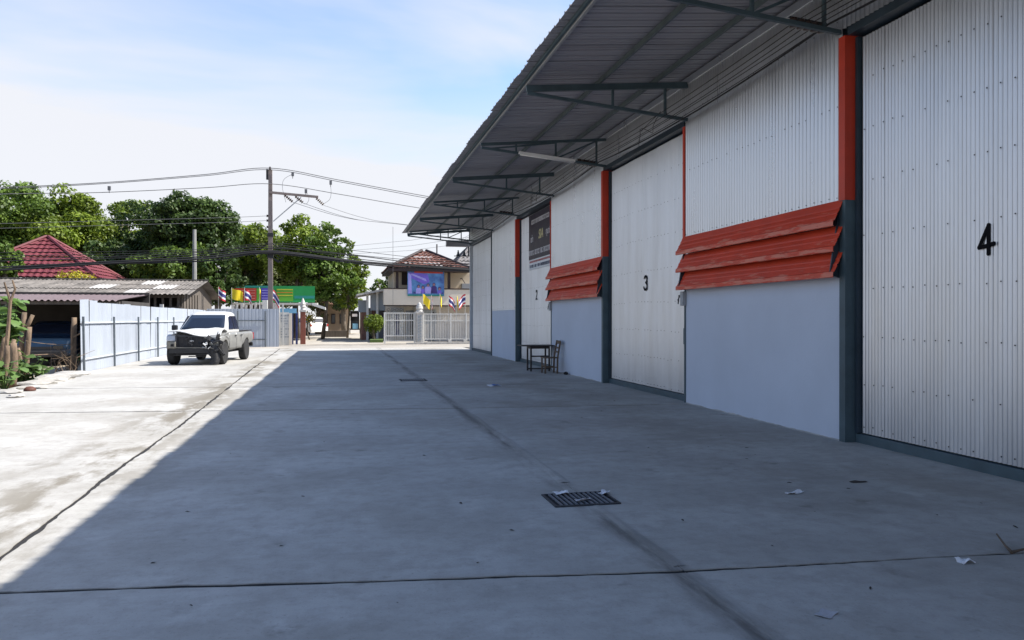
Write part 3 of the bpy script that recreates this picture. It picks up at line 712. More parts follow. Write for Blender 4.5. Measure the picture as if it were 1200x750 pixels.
crumple(683, 588.5, 0.15, 0.04, 0.03, 0.3, 'plastic_clear', 'torn grey plastic strip lying across the middle of the drain grate', 'litter', 'plastic_scrap', 2, zb=0.018)
crumple(708, 579.5, 0.12, 0.07, 0.03, 0.9, 'plastic_clear', 'crumpled clear wrapper on the corner of the drain grate', 'litter', 'plastic_scrap', 3, zb=0.016)
crumple(579, 452, 0.30, 0.28, 0.03, 0.1, 'paper', 'white and blue printed wrapper lying on the shaded concrete', 'litter', 'snack_wrapper', 4)
crumple(581, 451.8, 0.16, 0.2, 0.03, 0.1, 'paper_blue', 'blue sheet of film lying on the white printed wrapper', 'litter', 'plastic_scrap', 4, zb=0.012)
crumple(931, 578, 0.17, 0.06, 0.03, 0.25, 'paper', 'folded white paper scrap on the bare concrete before door four', 'paper', seed=6)
crumple(1131, 659, 0.10, 0.07, 0.04, 0.1, 'paper', 'small white paper scrap lying on the dark slab joint', 'paper', seed=7)
crumple(968, 720, 0.12, 0.08, 0.012, 0.6, 'plastic_dull', 'thin clear plastic bag scrap near the mortar ridge', 'litter', 'plastic_scrap', 8)
crumple(1006, 565, 0.16, 0.06, 0.012, 0.0, 'leaf_litter', 'flat dark rag on the concrete before door four', 'rag', 'rag', 9)
# dry palm stalk by door four
mb = MB(); p0 = gnd(1168, 636); p1 = gnd(1186, 649); p2 = gnd(1199, 648)
mb.tube([p0 + Vector((0, 0, .06)), p0.lerp(p1, .6) + Vector((0, 0, .02)), p1 + Vector((0, 0, .008))], [0.006, 0.008, 0.012], 6); mb.tube([p1 + Vector((0, 0, .012)), p2 + Vector((0.05, 0, .03))], [0.010, 0.006], 6)
tag(to_ground(put('dry_stalk', mb, 'old_wood')), 'broken dry stalk lying on the concrete by door four', 'stalk')
# dead leaves scattered over the shaded slab
lf = MB(); lf.add([(-.5, 0, 0), (-.2, .22, .12), (.25, .18, .06), (.5, 0, .1), (.2, -.2, .12), (-.25, -.2, .05), (0, 0, .0)], [(0, 1, 6), (1, 2, 6), (2, 3, 6), (3, 4, 6), (4, 5, 6), (5, 0, 6)])
lme = lf.mesh('dead_leaf', 'leaf_litter', False, recalc=False)
spots = [(380, 518), (497, 534), (690, 473), (682, 490), (735, 483), (745, 500), (705, 482), (720, 470), (640, 480), (845, 511), (830, 524), (875, 525), (885, 533), (875, 538), (925, 566), (995, 573), (1098, 604), (1190, 618), (655, 462), (560, 470), (540, 447), (520, 455), (612, 452), (673, 455), (693, 463), (615, 436), (592, 428), (470, 470), (445, 500), (270, 532), (255, 555), (355, 582), (220, 600), (330, 640), (600, 622), (540, 590), (720, 470), (980, 552), (1020, 690), (1040, 545), (800, 610), (466, 707), (224, 710), (760, 525), (772, 530), (955, 600), (905, 640), (1150, 590), (560, 660), (180, 660)]
for i, (px, py) in enumerate(spots):
    o = link('dead_leaf', lme, None, gnd(px, py) + Vector((0, 0, 0.003))); s = random.uniform(0.02, 0.065); o.scale = (s, s * random.uniform(.5, 1), s * 0.8); o.rotation_euler = (0, 0, random.uniform(0, 6.28))
    tag(o, 'small dark dead leaf lying on the grey concrete yard', 'leaf', 'dead leaves on the concrete')

# table and chair by door two
tb = thing('wooden_table', 'old dark wooden table standing against the wall by door two', 'table', (5.68, 21.95, 0))
mb = MB(); mb.box(5.18, 6.16, 21.62, 22.28, 0.735, 0.765); put('table_top', mb, 'dark_wood', tb, bev=0.006)
put('apron', MB().box(5.45, 6.04, 21.72, 22.18, 0.66, 0.734), 'dark_wood', tb)
for x in (5.45, 6.0):
    for y in (21.72, 22.14): put('leg', MB().box(x, x + 0.045, y, y + 0.045, 0, 0.66), 'dark_wood', tb)
put('shelf', MB().box(5.5, 5.999, 21.73, 21.77, 0.42, 0.46), 'dark_wood', tb)
put('foot_rail', MB().box(5.40, 6.06, 21.73, 21.76, 0.06, 0.10), 'dark_wood', tb)
ch = thing('wooden_chair', 'weathered brown wooden chair with a tall back beside the dark table', 'chair', (5.84, 20.95, 0))
put('seat', MB().box(5.60, 6.03, 20.74, 21.16, 0.425, 0.455), 'old_wood', ch, bev=0.006)
for y in (20.75, 21.11):
    put('front_leg', MB().box(5.62, 5.66, y, y + 0.04, 0, 0.425), 'old_wood', ch)
    mb = MB(); mb.bar((5.99, y + .02, 0), (6.0, y + .02, 0.46), 0.042, 0.042); mb.bar((6.0, y + .02, 0.44), (6.08, y + .02, 0.90), 0.042, 0.04); put('back_leg', mb, 'old_wood', ch)
    put('side_rail', MB().box(5.665, 5.975, y + .01, y + .03, 0.16, 0.19), 'old_wood', ch)
put('stretcher', MB().box(5.63, 5.65, 20.795, 21.105, 0.2, 0.24), 'old_wood', ch)
for z in (0.60, 0.72): put('back_rail', MB().bar((6.03 + (z - .6) * .17, 20.78, z), (6.03 + (z - .6) * .17, 21.12, z), 0.02, 0.05), 'old_wood', ch)
put('top_rail', MB().bar((6.075, 20.74, 0.875), (6.075, 21.16, 0.875), 0.025, 0.10), 'old_wood', ch)
t = gnd(663, 437); tag(to_ground(put('stone', MB().lathe([(0.04, 0), (0.07, .02), (0.06, .06), (0.02, .08)], 8, (6.1, 20.3, 0)), 'filler')), 'dark fist sized stone at the wall foot by the chair', 'stone')

# ================================================================== PICKUP
def arch(cy, cz, r, a0, a1, n=9): return [(cy + r * math.cos(R(a0 + (a1 - a0) * i / n)), cz + r * math.sin(R(a0 + (a1 - a0) * i / n))) for i in range(n + 1)]
def wheel(par, x, y, r=0.36, wd=0.23, flip=1):
    tyr = MB().lathe([(r * .62, -wd / 2), (r * .93, -wd / 2), (r, -wd * .36), (r, wd * .36), (r * .93, wd / 2), (r * .62, wd / 2)], 24, (x, y, r), axis='x')
    wobj = put('wheel', MB().lathe([(0.05, -0.06), (r * .6, -0.05), (r * .6, 0.05), (0.05, 0.06)], 12, (x, y, r), axis='x'), 'tyre', par, local=True)
    put('tyre', tyr, 'tyre', wobj, smooth=False, local=True)
    mb = MB(); mb.lathe([(r * .63, 0), (r * .63, .03), (r * .56, .035), (r * .54, .0)] if False else [(r * .63, .0), (r * .62, .035), (r * .55, .035), (r * .53, .0)], 24, (x + flip * wd * .36, y, r), axis='x')
    for k in range(6):
        a = R(60 * k + 10); c = Vector((0, math.cos(a), math.sin(a)))
        mb.bar(Vector((x + flip * wd * .40, y, r)) + c * 0.05, Vector((x + flip * wd * .38, y, r)) + c * r * .56, 0.05, 0.02, up=(1, 0, 0))
    mb.lathe([(0.07, 0), (0.05, .03)], 10, (x + flip * wd * .38, y, r), axis='x')
    put('rim', mb, 'rim', wobj, local=True)

fx = (gnd(200, 427.2) + gnd(264, 426.8)) / 2
HD = Vector((-0.115, -0.993, 0)).normalized(); rzp = math.atan2(-HD.x, HD.y)      # local +y -> heading
tr0 = fx - HD * 1.55
pk = thing('pickup_truck', 'wrecked silver pickup truck with crushed hood and torn off front end', 'pickup truck', (tr0.x, tr0.y, 0), rzp)
W2 = 0.87
def car_shell(st, cut, name, m, par, sub=2):
    """smooth hull through stations (y, half width, bottom, shoulder, crown); wheel arches cut out"""
    mb = MB(); n = 12
    for (y, hw, zb, zs, zt) in st:
        half = [(0, zb), (hw * .80, zb), (hw * .97, zb + .10), (hw + .015, zb + (zs - zb) * .52), (hw - .01, zs - .05), (hw - .075, zs + .005), (0, zt)]
        rg = half + [(-x, z) for x, z in half[-2:0:-1]]
        mb.v += [(x, y, z) for x, z in rg]
    for i in range(len(st) - 1):
        for j in range(n): mb.f.append((i * n + j, i * n + (j + 1) % n, (i + 1) * n + (j + 1) % n, (i + 1) * n + j)); mb.m.append(0)
    mb.f.append(tuple(range(n))[::-1]); mb.m.append(0); mb.f.append(tuple(range((len(st) - 1) * n, len(st) * n))); mb.m.append(0)
    o = bpy.data.objects.new('tmp', mb.mesh('tmp', m, True)); C.objects.link(o)
    sb = o.modifiers.new('s', 'SUBSURF'); sb.levels = sub; tmp = [o]
    for (cy, cz, r) in cut:
        c_ = bpy.data.objects.new('tmpc', MB().lathe([(r, -1.2), (r, 1.2)], 28, (0, cy, cz), axis='x').mesh('c', 'plastic_black')); C.objects.link(c_); tmp.append(c_)
        bo = o.modifiers.new('b', 'BOOLEAN'); bo.object = c_; bo.operation = 'DIFFERENCE'; bo.solver = 'EXACT'
    dg = bpy.context.evaluated_depsgraph_get(); dg.update(); me = bpy.data.meshes.new_from_object(o.evaluated_get(dg)); me.name = name
    for t_ in tmp: bpy.data.objects.remove(t_)
    return link(name, me, par, None, True)
car_shell([(-.84, .85, .44, 1.06, 1.08), (-.80, .86, .42, 1.07, 1.09), (-.3, .87, .40, 1.08, 1.10), (.5, .87, .40, 1.08, 1.10), (1.0, .88, .41, 1.08, 1.11), (1.3, .90, .44, 1.06, 1.09), (1.6, .905, .46, 1.03, 1.06), (1.85, .88, .48, .99, 1.0), (1.98, .84, .52, .94, .95), (2.0, .82, .54, .92, .93)], [(1.55, .38, .45)], 'body', 'car_silver', pk)
put('under_body', MB().box(-.6, .6, -2.6, 1.9, .34, .43), 'plastic_black', pk, local=True)
car_shell([(-2.80, .80, .60, 1.02, 1.02), (-2.78, .85, .56, 1.06, 1.06), (-2.4, .875, .54, 1.07, 1.07), (-1.52, .90, .52, 1.07, 1.07), (-.95, .87, .46, 1.07, 1.07), (-.86, .86, .45, 1.07, 1.07), (-.85, .84, .46, 1.06, 1.06)], [(-1.52, .38, .45)], 'cargo_bed', 'car_silver', pk)
bedp = put('bed_floor', MB().box(-.70, .70, -2.68, -.95, 1.076, 1.084), 'plastic_black', pk, local=True)
put('bed_rail', MB().box(-.80, -.71, -2.72, -.9, 1.072, 1.11).box(.71, .80, -2.72, -.9, 1.072, 1.11), 'plastic_black', pk, local=True, bev=.015)
for s_ in (-1, 1): put('tail_lamp', MB().box(s_ * .80 - .06, s_ * .80 + .06, -2.815, -2.74, .74, 1.0), 'lamp_red', pk, local=True, bev=.02)
put('rear_bumper', MB().box(-.80, .80, -2.95, -2.82, 0.46, 0.62), 'plastic_black', pk, local=True, bev=0.03)
# cab: smooth greenhouse
def loft(rings, close=True):
    mb = MB(); n = len(rings[0])
    for r in rings: mb.v += [tuple(p) for p in r]
    for i in range(len(rings) - 1):
        for j in range(n): mb.f.append((i * n + j, i * n + (j + 1) % n, (i + 1) * n + (j + 1) % n, (i + 1) * n + j)); mb.m.append(0)
    mb.f.append(tuple(range(n))[::-1]); mb.m.append(0); mb.f.append(tuple(range((len(rings) - 1) * n, len(rings) * n))); mb.m.append(0); return mb
def ring(yb, yf, hw, z, c=0.10, dz=0.0): return [(-hw + c, yb, z), (hw - c, yb, z), (hw, yb + c, z - dz), (hw, yf - c * 1.2, z - dz), (hw - c * 1.2, yf, z), (-hw + c * 1.2, yf, z), (-hw, yf - c * 1.2, z - dz), (-hw, yb + c, z - dz)]
put('cab', loft([ring(-.80, 1.16, .82, 1.04), ring(-.76, .98, .80, 1.18), ring(-.64, .26, .68, 1.68, .12), ring(-.56, .10, .62, 1.765, .16), ring(-.40, -.12, .40, 1.80, .14)]), 'car_silver_sunlit', pk, local=True, bev=0.045)  # roof and pillars take the lighter tone painted for the sun
ws = MB()
def wsf(u, v):
    z = 1.13 + v * 0.54; t = (z - 1.18) / 0.50; yf = 0.98 + (0.26 - 0.98) * t; hw = (0.80 - 0.085) + (0.555 - 0.70) * t
    return ((2 * u - 1) * hw, yf + 0.026 + 0.02 * (1 - (2 * u - 1) ** 2), z)
ws.grid(8, 4, wsf); o = put('windshield', ws, 'car_glass', pk, smooth=True, local=True); sm = o.modifiers.new('t', 'SOLIDIFY'); sm.thickness = 0.01
for s_ in (-1, 1):
    for (ya, yb_, yc, yd) in ((0.12, 0.80, 0.30, 0.10), (-0.60, 0.04, 0.02, -0.50)):
        x1, x2 = s_ * 0.812, s_ * 0.702
        mb = MB(); mb.add([(x1, ya, 1.17), (x1, yb_, 1.17), (x2, yc, 1.63), (x2, yd, 1.63)], [(0, 1, 2, 3)])
        o = put('side_window', mb, 'car_glass', pk, local=True); sm = o.modifiers.new('t', 'SOLIDIFY'); sm.thickness = 0.022; sm.offset = 0
    for (ya, yb_) in ((0.10, 1.02), (-0.74, 0.085)):
        d = put('door', MB().grid(6, 6, lambda u, v: (s_ * (.888 + .012 * mnoise.noise((u * 2, v * 2 + ya, 7)) - .02 * (2 * v - 1) ** 2), ya + (yb_ - ya) * u, .48 + .56 * v)), 'car_silver', pk, smooth=True, local=True)
        d.modifiers.new('t', 'SOLIDIFY').thickness = 0.02; d.modifiers['t'].offset = 0
        put('handle', MB().box(s_ * .915 - .02, s_ * .915 + .02, ya + .06, ya + .2, 0.93, 0.962), 'plastic_black', d, local=True, bev=.006)
    wheel(pk, s_ * 0.775, 1.55, .385, .24, s_); wheel(pk, s_ * 0.775, -1.52, .385, .24, s_)
put('mirror', MB().box(0.86, 1.06, 0.84, 0.95, 1.14, 1.32), 'plastic_black', pk, local=True, bev=0.04)
put('wiper', MB().tube([(-.2, 1.08, 1.15), (.5, .98, 1.22)], 0.01, 5), 'plastic_black', pk, local=True)
# crumpled hood: torn open along its front edge, one side dropped
hm = MB()
def hf(u, v):
    x = (2 * u - 1) * (0.83 - 0.06 * v); y = 1.02 + v * 1.12
    left = max(0, 1 - u * 1.25)                       # vehicle left = camera right
    z = 1.115 + 0.05 * math.sin(math.pi * v) - 0.05 * abs(2 * u - 1) ** 2.2
    z += 0.13 * left * math.sin(math.pi * min(1, v * 1.3)) - 0.30 * left * v ** 2.2 + 0.05 * u * v
    fold = abs(((u * 2.3 + v * 1.4) % 1) - .5) - .25
    z += 0.06 * fold * (0.3 + left) + 0.04 * mnoise.noise((u * 5, v * 5, 3)) * (0.3 + left); y -= 0.10 * left * v - 0.03 * mnoise.noise((u * 6, 0, 1)) * v
    return (x, y, z)
hm.grid(18, 16, hf); hood = put('hood', hm, 'car_silver_sunlit', pk, local=True); sm = hood.modifiers.new('t', 'SOLIDIFY'); sm.thickness = 0.025
tag(hood, label='crumpled silver hood in a painted sunlit tone bent up on one side')
# exposed front: radiator, frames, hanging pieces
rn = random.Random(9)
rad = put('radiator', MB().box(-.40, .50, 1.99, 2.03, 0.60, 0.93), 'plastic_black', pk, local=True)
for i in range(6): put('radiator_fin', MB().box(-.39 + .15 * i, -.375 + .15 * i, 2.031, 2.04, 0.61, 0.92), 'engine_grey', rad, local=True)
put('radiator_frame', MB().bar((-.44, 2.06, .93), (.55, 2.08, .98), .05, .04).bar((-.42, 2.05, .55), (-.47, 2.08, .93), .05, .05).bar((.52, 2.05, .55), (.54, 2.08, .97), .05, .05).bar((.05, 2.045, .58), (.07, 2.05, .95), .03, .03), 'engine_grey', pk, local=True)
bg_ = put('badge', MB().lathe([(0.001, 0), (0.07, 0), (0.07, 0.012), (0.001, 0.014)], 16, (0, 0, 0), axis='y'), 'rim', pk, local=True); bg_.location = (0.05, 2.06, 0.80); bg_.scale = (1, 1, .4)
put('headlight', MB().prism([(1.92, .82), (2.08, .80), (2.04, .98), (1.86, 1.03)], 'x', .56, .86), 'headlight', pk, local=True, bev=0.03)
put('bumper_corner', MB().grid(6, 5, lambda u, v: (.54 + .36 * u, 2.12 - .22 * u * u + .02 * math.sin(v * 3), .54 + .26 * v)), 'bumper_primer', pk, smooth=True, local=True).modifiers.new('t', 'SOLIDIFY').thickness = .02
put('fog_lamp', MB().box(.60, .70, 2.11, 2.135, .62, .70), 'pit', pk, local=True)
put('bumper_beam', MB().grid(10, 3, lambda u, v: (-.60 + 1.36 * u, 2.20 - .12 * (2 * u - 1) ** 2, .40 + .15 * v + .02 * mnoise.noise((u * 3, 1, 1)))), 'plastic_black', pk, local=True).modifiers.new('t', 'SOLIDIFY').thickness = .06
put('beam_top', MB().bar((-.42, 2.13, .575), (.56, 2.13, .585), 0.05, 0.03), 'bumper_primer', pk, local=True)
put('bumper_lip', MB().bar((-.42, 2.08, .35), (.6, 2.1, .34), .12, .03).bar((-.3, 2.03, .30), (.15, 2.04, .29), .10, .03), 'plastic_black', pk, local=True)
for nm, mm, cnt, x0_, x1_, z0_, z1_, big in (('torn_metal', 'engine_grey', 30, -.86, .2, .48, .95, 1), ('torn_plastic', 'plastic_black', 26, -.88, -.36, .42, .98, 1.8), ('torn_bracket', 'car_silver_sunlit', 9, -.66, -.28, .58, .78, .7)):
    cr_ = MB()
    for k in range(cnt):
        a = Vector((rn.uniform(x0_, x1_), rn.uniform(1.96, 2.14) if nm != 'torn_bracket' else 2.14, rn.uniform(z0_, z1_))); b = a + Vector((rn.uniform(-.14, .14), rn.uniform(-.05, .08), rn.uniform(-.14, .12))) * big
        cr_.bar(a, b, rn.uniform(.03, .08) * big, rn.uniform(.006, .03), up=(rn.random(), rn.random(), rn.random()))
    put(nm, cr_, mm, pk, local=True)
ln = MB(); ln.grid(6, 8, lambda u, v: (-.84 + .30 * u + .03 * math.sin(v * 7), 2.07 + .08 * math.sin(u * 3) + .06 * v + .03 * mnoise.noise((u * 4, v * 4, 8)), .03 + .62 * (1 - v) + .04 * mnoise.noise((u * 5, v * 5, 1)) * (1 - v)))
o = put('hanging_liner', ln, 'plastic_black', pk, local=True); sm = o.modifiers.new('t', 'SOLIDIFY'); sm.thickness = 0.03
fd = MB(); fd.grid(8, 6, lambda u, v: (-.915 + .05 * mnoise.noise((u * 5, v * 5, 9)) + .14 * u * u, 1.15 + .88 * u, .86 + .20 * v - .10 * u * v + .05 * mnoise.noise((u * 4, v * 4, 2))))
o = put('crushed_fender', fd, 'car_silver', pk, local=True); sm = o.modifiers.new('t', 'SOLIDIFY'); sm.thickness = 0.02

# generic parked car
def car(name, label, loc, rz, paint, Lh, W, H, belt, glass=True, nose=0.75):
    t = thing(name, label, 'car', loc, rz); yf, yr = Lh / 2, -Lh / 2; r = 0.32; af, ar = yf - 0.85, yr + 0.8
    prof = [(yr + .03, .35), (yr - .0, .62), (yr + .06, belt), (yf - 1.25, belt), (yf - .25, belt - .16), (yf, belt - .34), (yf - .02, .33)] + arch(af, r, r + .06, 0, 180) + arch(ar, r, r + .06, 0, 180)
    put('body', MB().prism(prof, 'x', -W / 2, W / 2), paint, t, local=True, bev=0.06)
    hw = W / 2
    cb = put('cabin', loft([ring(yr + .10, yf - 1.05, hw - .03, belt - .03), ring(yr + .22, yf - 1.35, hw - .08, belt + .16), ring(yr + .5, yf - 1.85, hw - .20, H - .08, .14), ring(yr + .75, yf - 2.1, hw - .32, H, .14)]), paint, t, local=True, bev=0.03)
    zz0, zz1 = belt + .09, H - .14
    g = MB(); g.add([(-hw + .22, yf - 1.20, zz0), (hw - .22, yf - 1.20, zz0), (hw - .30, yf - 1.70, zz1), (-hw + .30, yf - 1.70, zz1)], [(0, 1, 2, 3)])
    o = put('windshield', g, 'car_glass', t, local=True); o.modifiers.new('t', 'SOLIDIFY').thickness = 0.06; o.modifiers['t'].offset = 0
    g = MB(); g.add([(-hw + .22, yr + .15, zz0), (hw - .22, yr + .15, zz0), (hw - .30, yr + .42, zz1), (-hw + .30, yr + .42, zz1)], [(0, 1, 2, 3)])
    o = put('rear_window', g, 'car_glass', t, local=True); o.modifiers.new('t', 'SOLIDIFY').thickness = 0.06; o.modifiers['t'].offset = 0
    for s in (-1, 1):
        ym = (yf - 1.4 + yr + .4) / 2
        for a, b, c_, d in ((ym + .05, yf - 1.42, yf - 1.85, ym + .05), (yr + .42, ym - .05, ym - .05, yr + .62)):
            g = MB(); g.add([(s * (hw - .065), a, zz0 + .03), (s * (hw - .065), b, zz0 + .03), (s * (hw - .18), c_, zz1), (s * (hw - .18), d, zz1)], [(0, 1, 2, 3)])
            o = put('side_window', g, 'car_glass', t, local=True); o.modifiers.new('t', 'SOLIDIFY').thickness = 0.03; o.modifiers['t'].offset = 0
        wheel(t, s * (hw - .1), af, r, .2, s); wheel(t, s * (hw - .1), ar, r, .2, s)
        put('tail_lamp', MB().box(s * (hw - .02) - .12, s * (hw - .02) + .12 * 0 + .015 * s, yr - .012, yr + .15, belt - .22, belt - .02) if s > 0 else MB().box(-hw + .005, -hw + .14, yr - .012, yr + .15, belt - .22, belt - .02), 'lamp_red', t, local=True)
        put('headlight', MB().box(s * (hw - .28) - .16, s * (hw - .28) + .16, yf - .16, yf + .004, belt - .34 - .09, belt - .30), 'headlight' if paint == 'car_white' else 'glass_dark', t, local=True, bev=0.02)
        put('mirror', MB().box(s * (hw + .07) - .07, s * (hw + .07) + .07, yf - 1.42, yf - 1.34, belt + .04, belt + .17), paint, t, local=True, bev=0.02)
    put('rear_bumper', MB().box(-hw + .06, hw - .06, yr - .05, yr + .04, .34, .56), 'plastic_black' if paint != 'car_white' else paint, t, local=True, bev=0.03)
    put('front_bumper', MB().box(-hw + .06, hw - .06, yf - .05, yf + .05, .30, .52), 'plastic_black', t, local=True, bev=0.03)
    put('grille', MB().box(-.42, .42, yf - .03, yf + .012, belt - .42, belt - .345), 'plastic_black', t, local=True)
    put('number_plate', MB().box(-.22, .22, yr - .012, yr - .004 + .02, .66, .78), 'paper', t, local=True)
    return t
pb = atY(56, 420, 29.6)
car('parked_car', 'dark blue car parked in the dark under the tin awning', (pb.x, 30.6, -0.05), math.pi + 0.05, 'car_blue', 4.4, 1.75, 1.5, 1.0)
pw_ = gnd(361, 393)
car('parked_suv', 'white car seen from behind beside the brown gate post', (pw_.x - .1, pw_.y + 1.0, -0.02), 0.55, 'car_white', 4.3, 1.8, 1.68, 1.08)

# ================================================================== LEFT SIDE: fence, logs, plants, shed
fc = thing('sheet_fence', 'white corrugated sheet metal fence with grey posts beside the wrecked pickup', 'fence', (-7.1, 24, 0))
FX, FY0, FY1 = -7.12, 24.0, 44.4
def fsheet(wd, h):
    key = ('f', round(wd, 2), round(h, 2))
    if key not in SHEETS:
        mb = MB(); pr = []; n = int(wd / 0.19)
        for k in range(n):
            b = k * wd / n; q = wd / n; pr += [(b, 0), (b + q * .55, 0), (b + q * .65, .009), (b + q * .85, .009), (b + q * .95, 0)]
        pr.append((wd, 0)); m_ = len(pr)
        for z in (0, h): mb.v += [(d, y_, z) for y_, d in pr]
        for j in range(m_ - 1): mb.f.append((j, j + 1, m_ + j + 1, m_ + j)); mb.m.append(0)
        SHEETS[key] = mb.mesh('fence_sheet', 'fence_sheet', False, recalc=False)
    return SHEETS[key]
y = FY0; i = 0
while y < FY1 - .1:
    h = 2.06 + random.uniform(-.008, .008) + (0.05 if i < 2 else 0) - (0.03 if i > 6 else 0)
    o = link('sheet', fsheet(0.76, h), fc, (FX - 0.03 + 0.006 * (i % 2), y, -0.03)); o.rotation_euler = (random.uniform(-.004, .004) + (0.03 if i == 0 else 0), random.uniform(-.008, .008), random.uniform(-.01, .01)); y += 0.75; i += 1
for z, dz in ((1.40, .05), (0.36, .05)): put('rail', MB().box(FX + .002, FX + .03, FY0, FY1, z, z + dz), 'fence_rail', fc)
yy = FY0 - .02
while yy < FY1:
    put('post', MB().bar((FX + .06, yy, -.05), (FX + .05, yy - (0.05 if yy < 28 else 0), 1.60), 0.055, 0.055), 'fence_post', fc); yy += 3.05
ff = thing('sheet_fence', 'short white sheet metal fence running along the street to the utility pole', 'fence', (-5.5, FY1, 0))
x = -7.0
pole_x = gnd(317.5, 405.5).x
while x < pole_x - .25:
    o = link('sheet', fsheet(0.76, 2.1), ff, (x + .76, FY1 + 0.006 * (int(x * 10) % 2), -.03)); o.rotation_euler = (0, 0, math.pi / 2); x += .75
for z in (1.40, 0.36): put('rail', MB().box(-7.0, pole_x - .2, FY1 - .05, FY1 - .022, z, z + .05), 'fence_post', ff)
for x in (-7.0, -5.4, -3.95): put('post', MB().box(x - .03, x + .03, FY1 - .11, FY1 - .052, -.05, 1.95), 'fence_post', ff)

# logs standing as a rough fence
rl = random.Random(3)
def log(px, py_top, py_bot, lean, r, lbl, fork=False, X=None):
    b = gnd(px, py_bot, -0.05); zt = CAM_H + (373 - py_top) / F * (b - CP).dot(cF)
    tip = Vector((b.x + lean[0], b.y + lean[1], zt)); mid = b.lerp(tip, .5) + Vector((rl.uniform(-.04, .04), rl.uniform(-.04, .04), 0))
    mb = MB(); mb.tube([b, b.lerp(mid, .5), mid, mid.lerp(tip, .55), tip], [r * 1.1, r, r * .95, r * .95, r * .85], 9)
    if fork:
        f0 = b.lerp(tip, .72); mb.tube([f0, f0 + Vector((.14, 0, .18)), f0 + Vector((.24, 0, .42))], [r * .8, r * .75, r * .7], 8)
    tag(to_ground(put('wooden_stake', mb, 'log_bark', smooth=True)), lbl, 'stake', 'rough log stakes along the yard edge')
log(87, 372, 435, (0, 0, 0), .085, 'straight log stake standing alone by the end of the sheet fence')
log(23, 366, 441, (.12, 0, 0), .075, 'forked log stake among the leafy plants', True)
log(30, 383, 441, (.10, 0, 0), .07, 'sawn log stake leaning beside the forked one')
for k, (px, yt, yb, lx) in enumerate([(3, 398, 452, .25), (7, 405, 454, .05), (14, 402, 455, .03), (18, 400, 452, -.05), (-4, 392, 450, .2), (25, 408, 447, -.1), (-12, 400, 452, .1)]):
    log(px, yt, yb, (lx, 0, 0), .055 + .012 * (k % 3), 'short thin log stake in the close row behind the plants')
# wire strung between the stakes
a = gnd(30, 441); a = Vector((a.x, a.y, .95)); b = gnd(87, 435); b = Vector((b.x, b.y, .80))
tag(to_ground(put('fence_wire', MB().tube(sag(a, b, .05), .008, 5), 'log_bark')), 'thin brown wire strung between the log stakes', 'wire')
tag(to_ground(put('bamboo_rail', MB().tube([Vector((a.x - .1, a.y, .55)), Vector((b.x - .3, b.y, .52))], .016, 6), 'log_bark')), 'thin bamboo rail tied across the log stakes', 'rail')
e0 = gnd(87, 435)
tag(to_ground(put('branch', MB().tube([(e0.x, e0.y - .09, 1.0), (e0.x + .3, e0.y - .2, 1.15), (FX + .02, FY0 - .05, 1.45)], .02, 6), 'log_bark')), 'crooked branch tying the lone stake to the sheet fence', 'branch')
# tangle of dry twigs by the lone stake
mb = MB()
for k in range(26):
    a = gnd(rl.uniform(66, 84), rl.uniform(434, 439), 0) + Vector((rl.uniform(-.1, .1), rl.uniform(-.1, .4), 0)); mb.tube([a, a + Vector((rl.uniform(-.3, .3), rl.uniform(-.2, .2), rl.uniform(.15, .5))), a + Vector((rl.uniform(-.5, .5), rl.uniform(-.3, .3), rl.uniform(.3, .9)))], [.012, .009, .004], 5)
tag(to_ground(put('dry_brush', mb, 'log_bark')), 'tangle of bare dry twigs beside the lone log stake', 'brush')

# leafy plants, each leaf a part
lp = MB(); pr_ = [(0, 0), (.25, .30), (.5, .42), (.75, .30), (1, 0)]
for i, (t_, h_) in enumerate(pr_): lp.v += [(t_, -h_, .08 * math.sin(t_ * 3) + .08 * h_), (t_, 0, .10 * math.sin(t_ * 3) - .0), (t_, h_, .08 * math.sin(t_ * 3) + .08 * h_)]
for i in range(4):
    for j in range(2): a = i * 3 + j; lp.f.append((a, a + 3, a + 4, a + 1)); lp.m.append(0)
leafme = lp.mesh('leaf', 'leaf_plant', True, recalc=False)
def plant(px, py, hgt, nst, nl, lbl, ls=.24, spread=.5):
    b = gnd(px, py, -.05); t = thing('leafy_plant', lbl, 'plant', tuple(b), group='leafy plants at the yard edge')
    for k in range(nst):
        an = rl.uniform(0, 6.28); tip = b + Vector((math.cos(an) * spread * rl.uniform(.2, 1), math.sin(an) * spread * rl.uniform(.2, 1), hgt * rl.uniform(.55, 1)))
        mid = b.lerp(tip, .5) + Vector((0, 0, hgt * .12)); put('stem', MB().tube([b, mid, tip], [.018, .013, .007], 5), 'leaf_dark', t)
        for q in range(nl):
            u = rl.uniform(.25, 1.02); p = b.lerp(mid, u * 2) if u < .5 else mid.lerp(tip, u * 2 - 1)
            o = link('leaf', leafme, t, p); s = ls * rl.uniform(.6, 1.25); o.scale = (s, s, s); o.rotation_euler = (rl.uniform(-.5, .5), rl.uniform(-.2, .9), rl.uniform(0, 6.28))
plant(5, 461, .75, 7, 7, 'low broad leafed plant at the foot of the short stakes')
plant(-8, 458, .9, 6, 7, 'leafy plant cut off by the yard edge behind the short stakes', .24)
plant(28, 452, .70, 8, 7, 'bushy broad leafed plant beside the brown clay pot')
plant(40, 446, .55, 6, 6, 'leafy plant spreading towards the rubble kerb', .20)
plant(12, 449, 2.35, 6, 15, 'tall leafy plant climbing above the log stakes', .30, .32)
plant(2, 447, 2.0, 6, 14, 'tall leafy plant twined among the thin stakes', .28, .4)
plant(98, 434, .55, 5, 6, 'small dark leafed plant at the end of the sheet fence', .13, .25)
t0_ = gnd(8, 450)
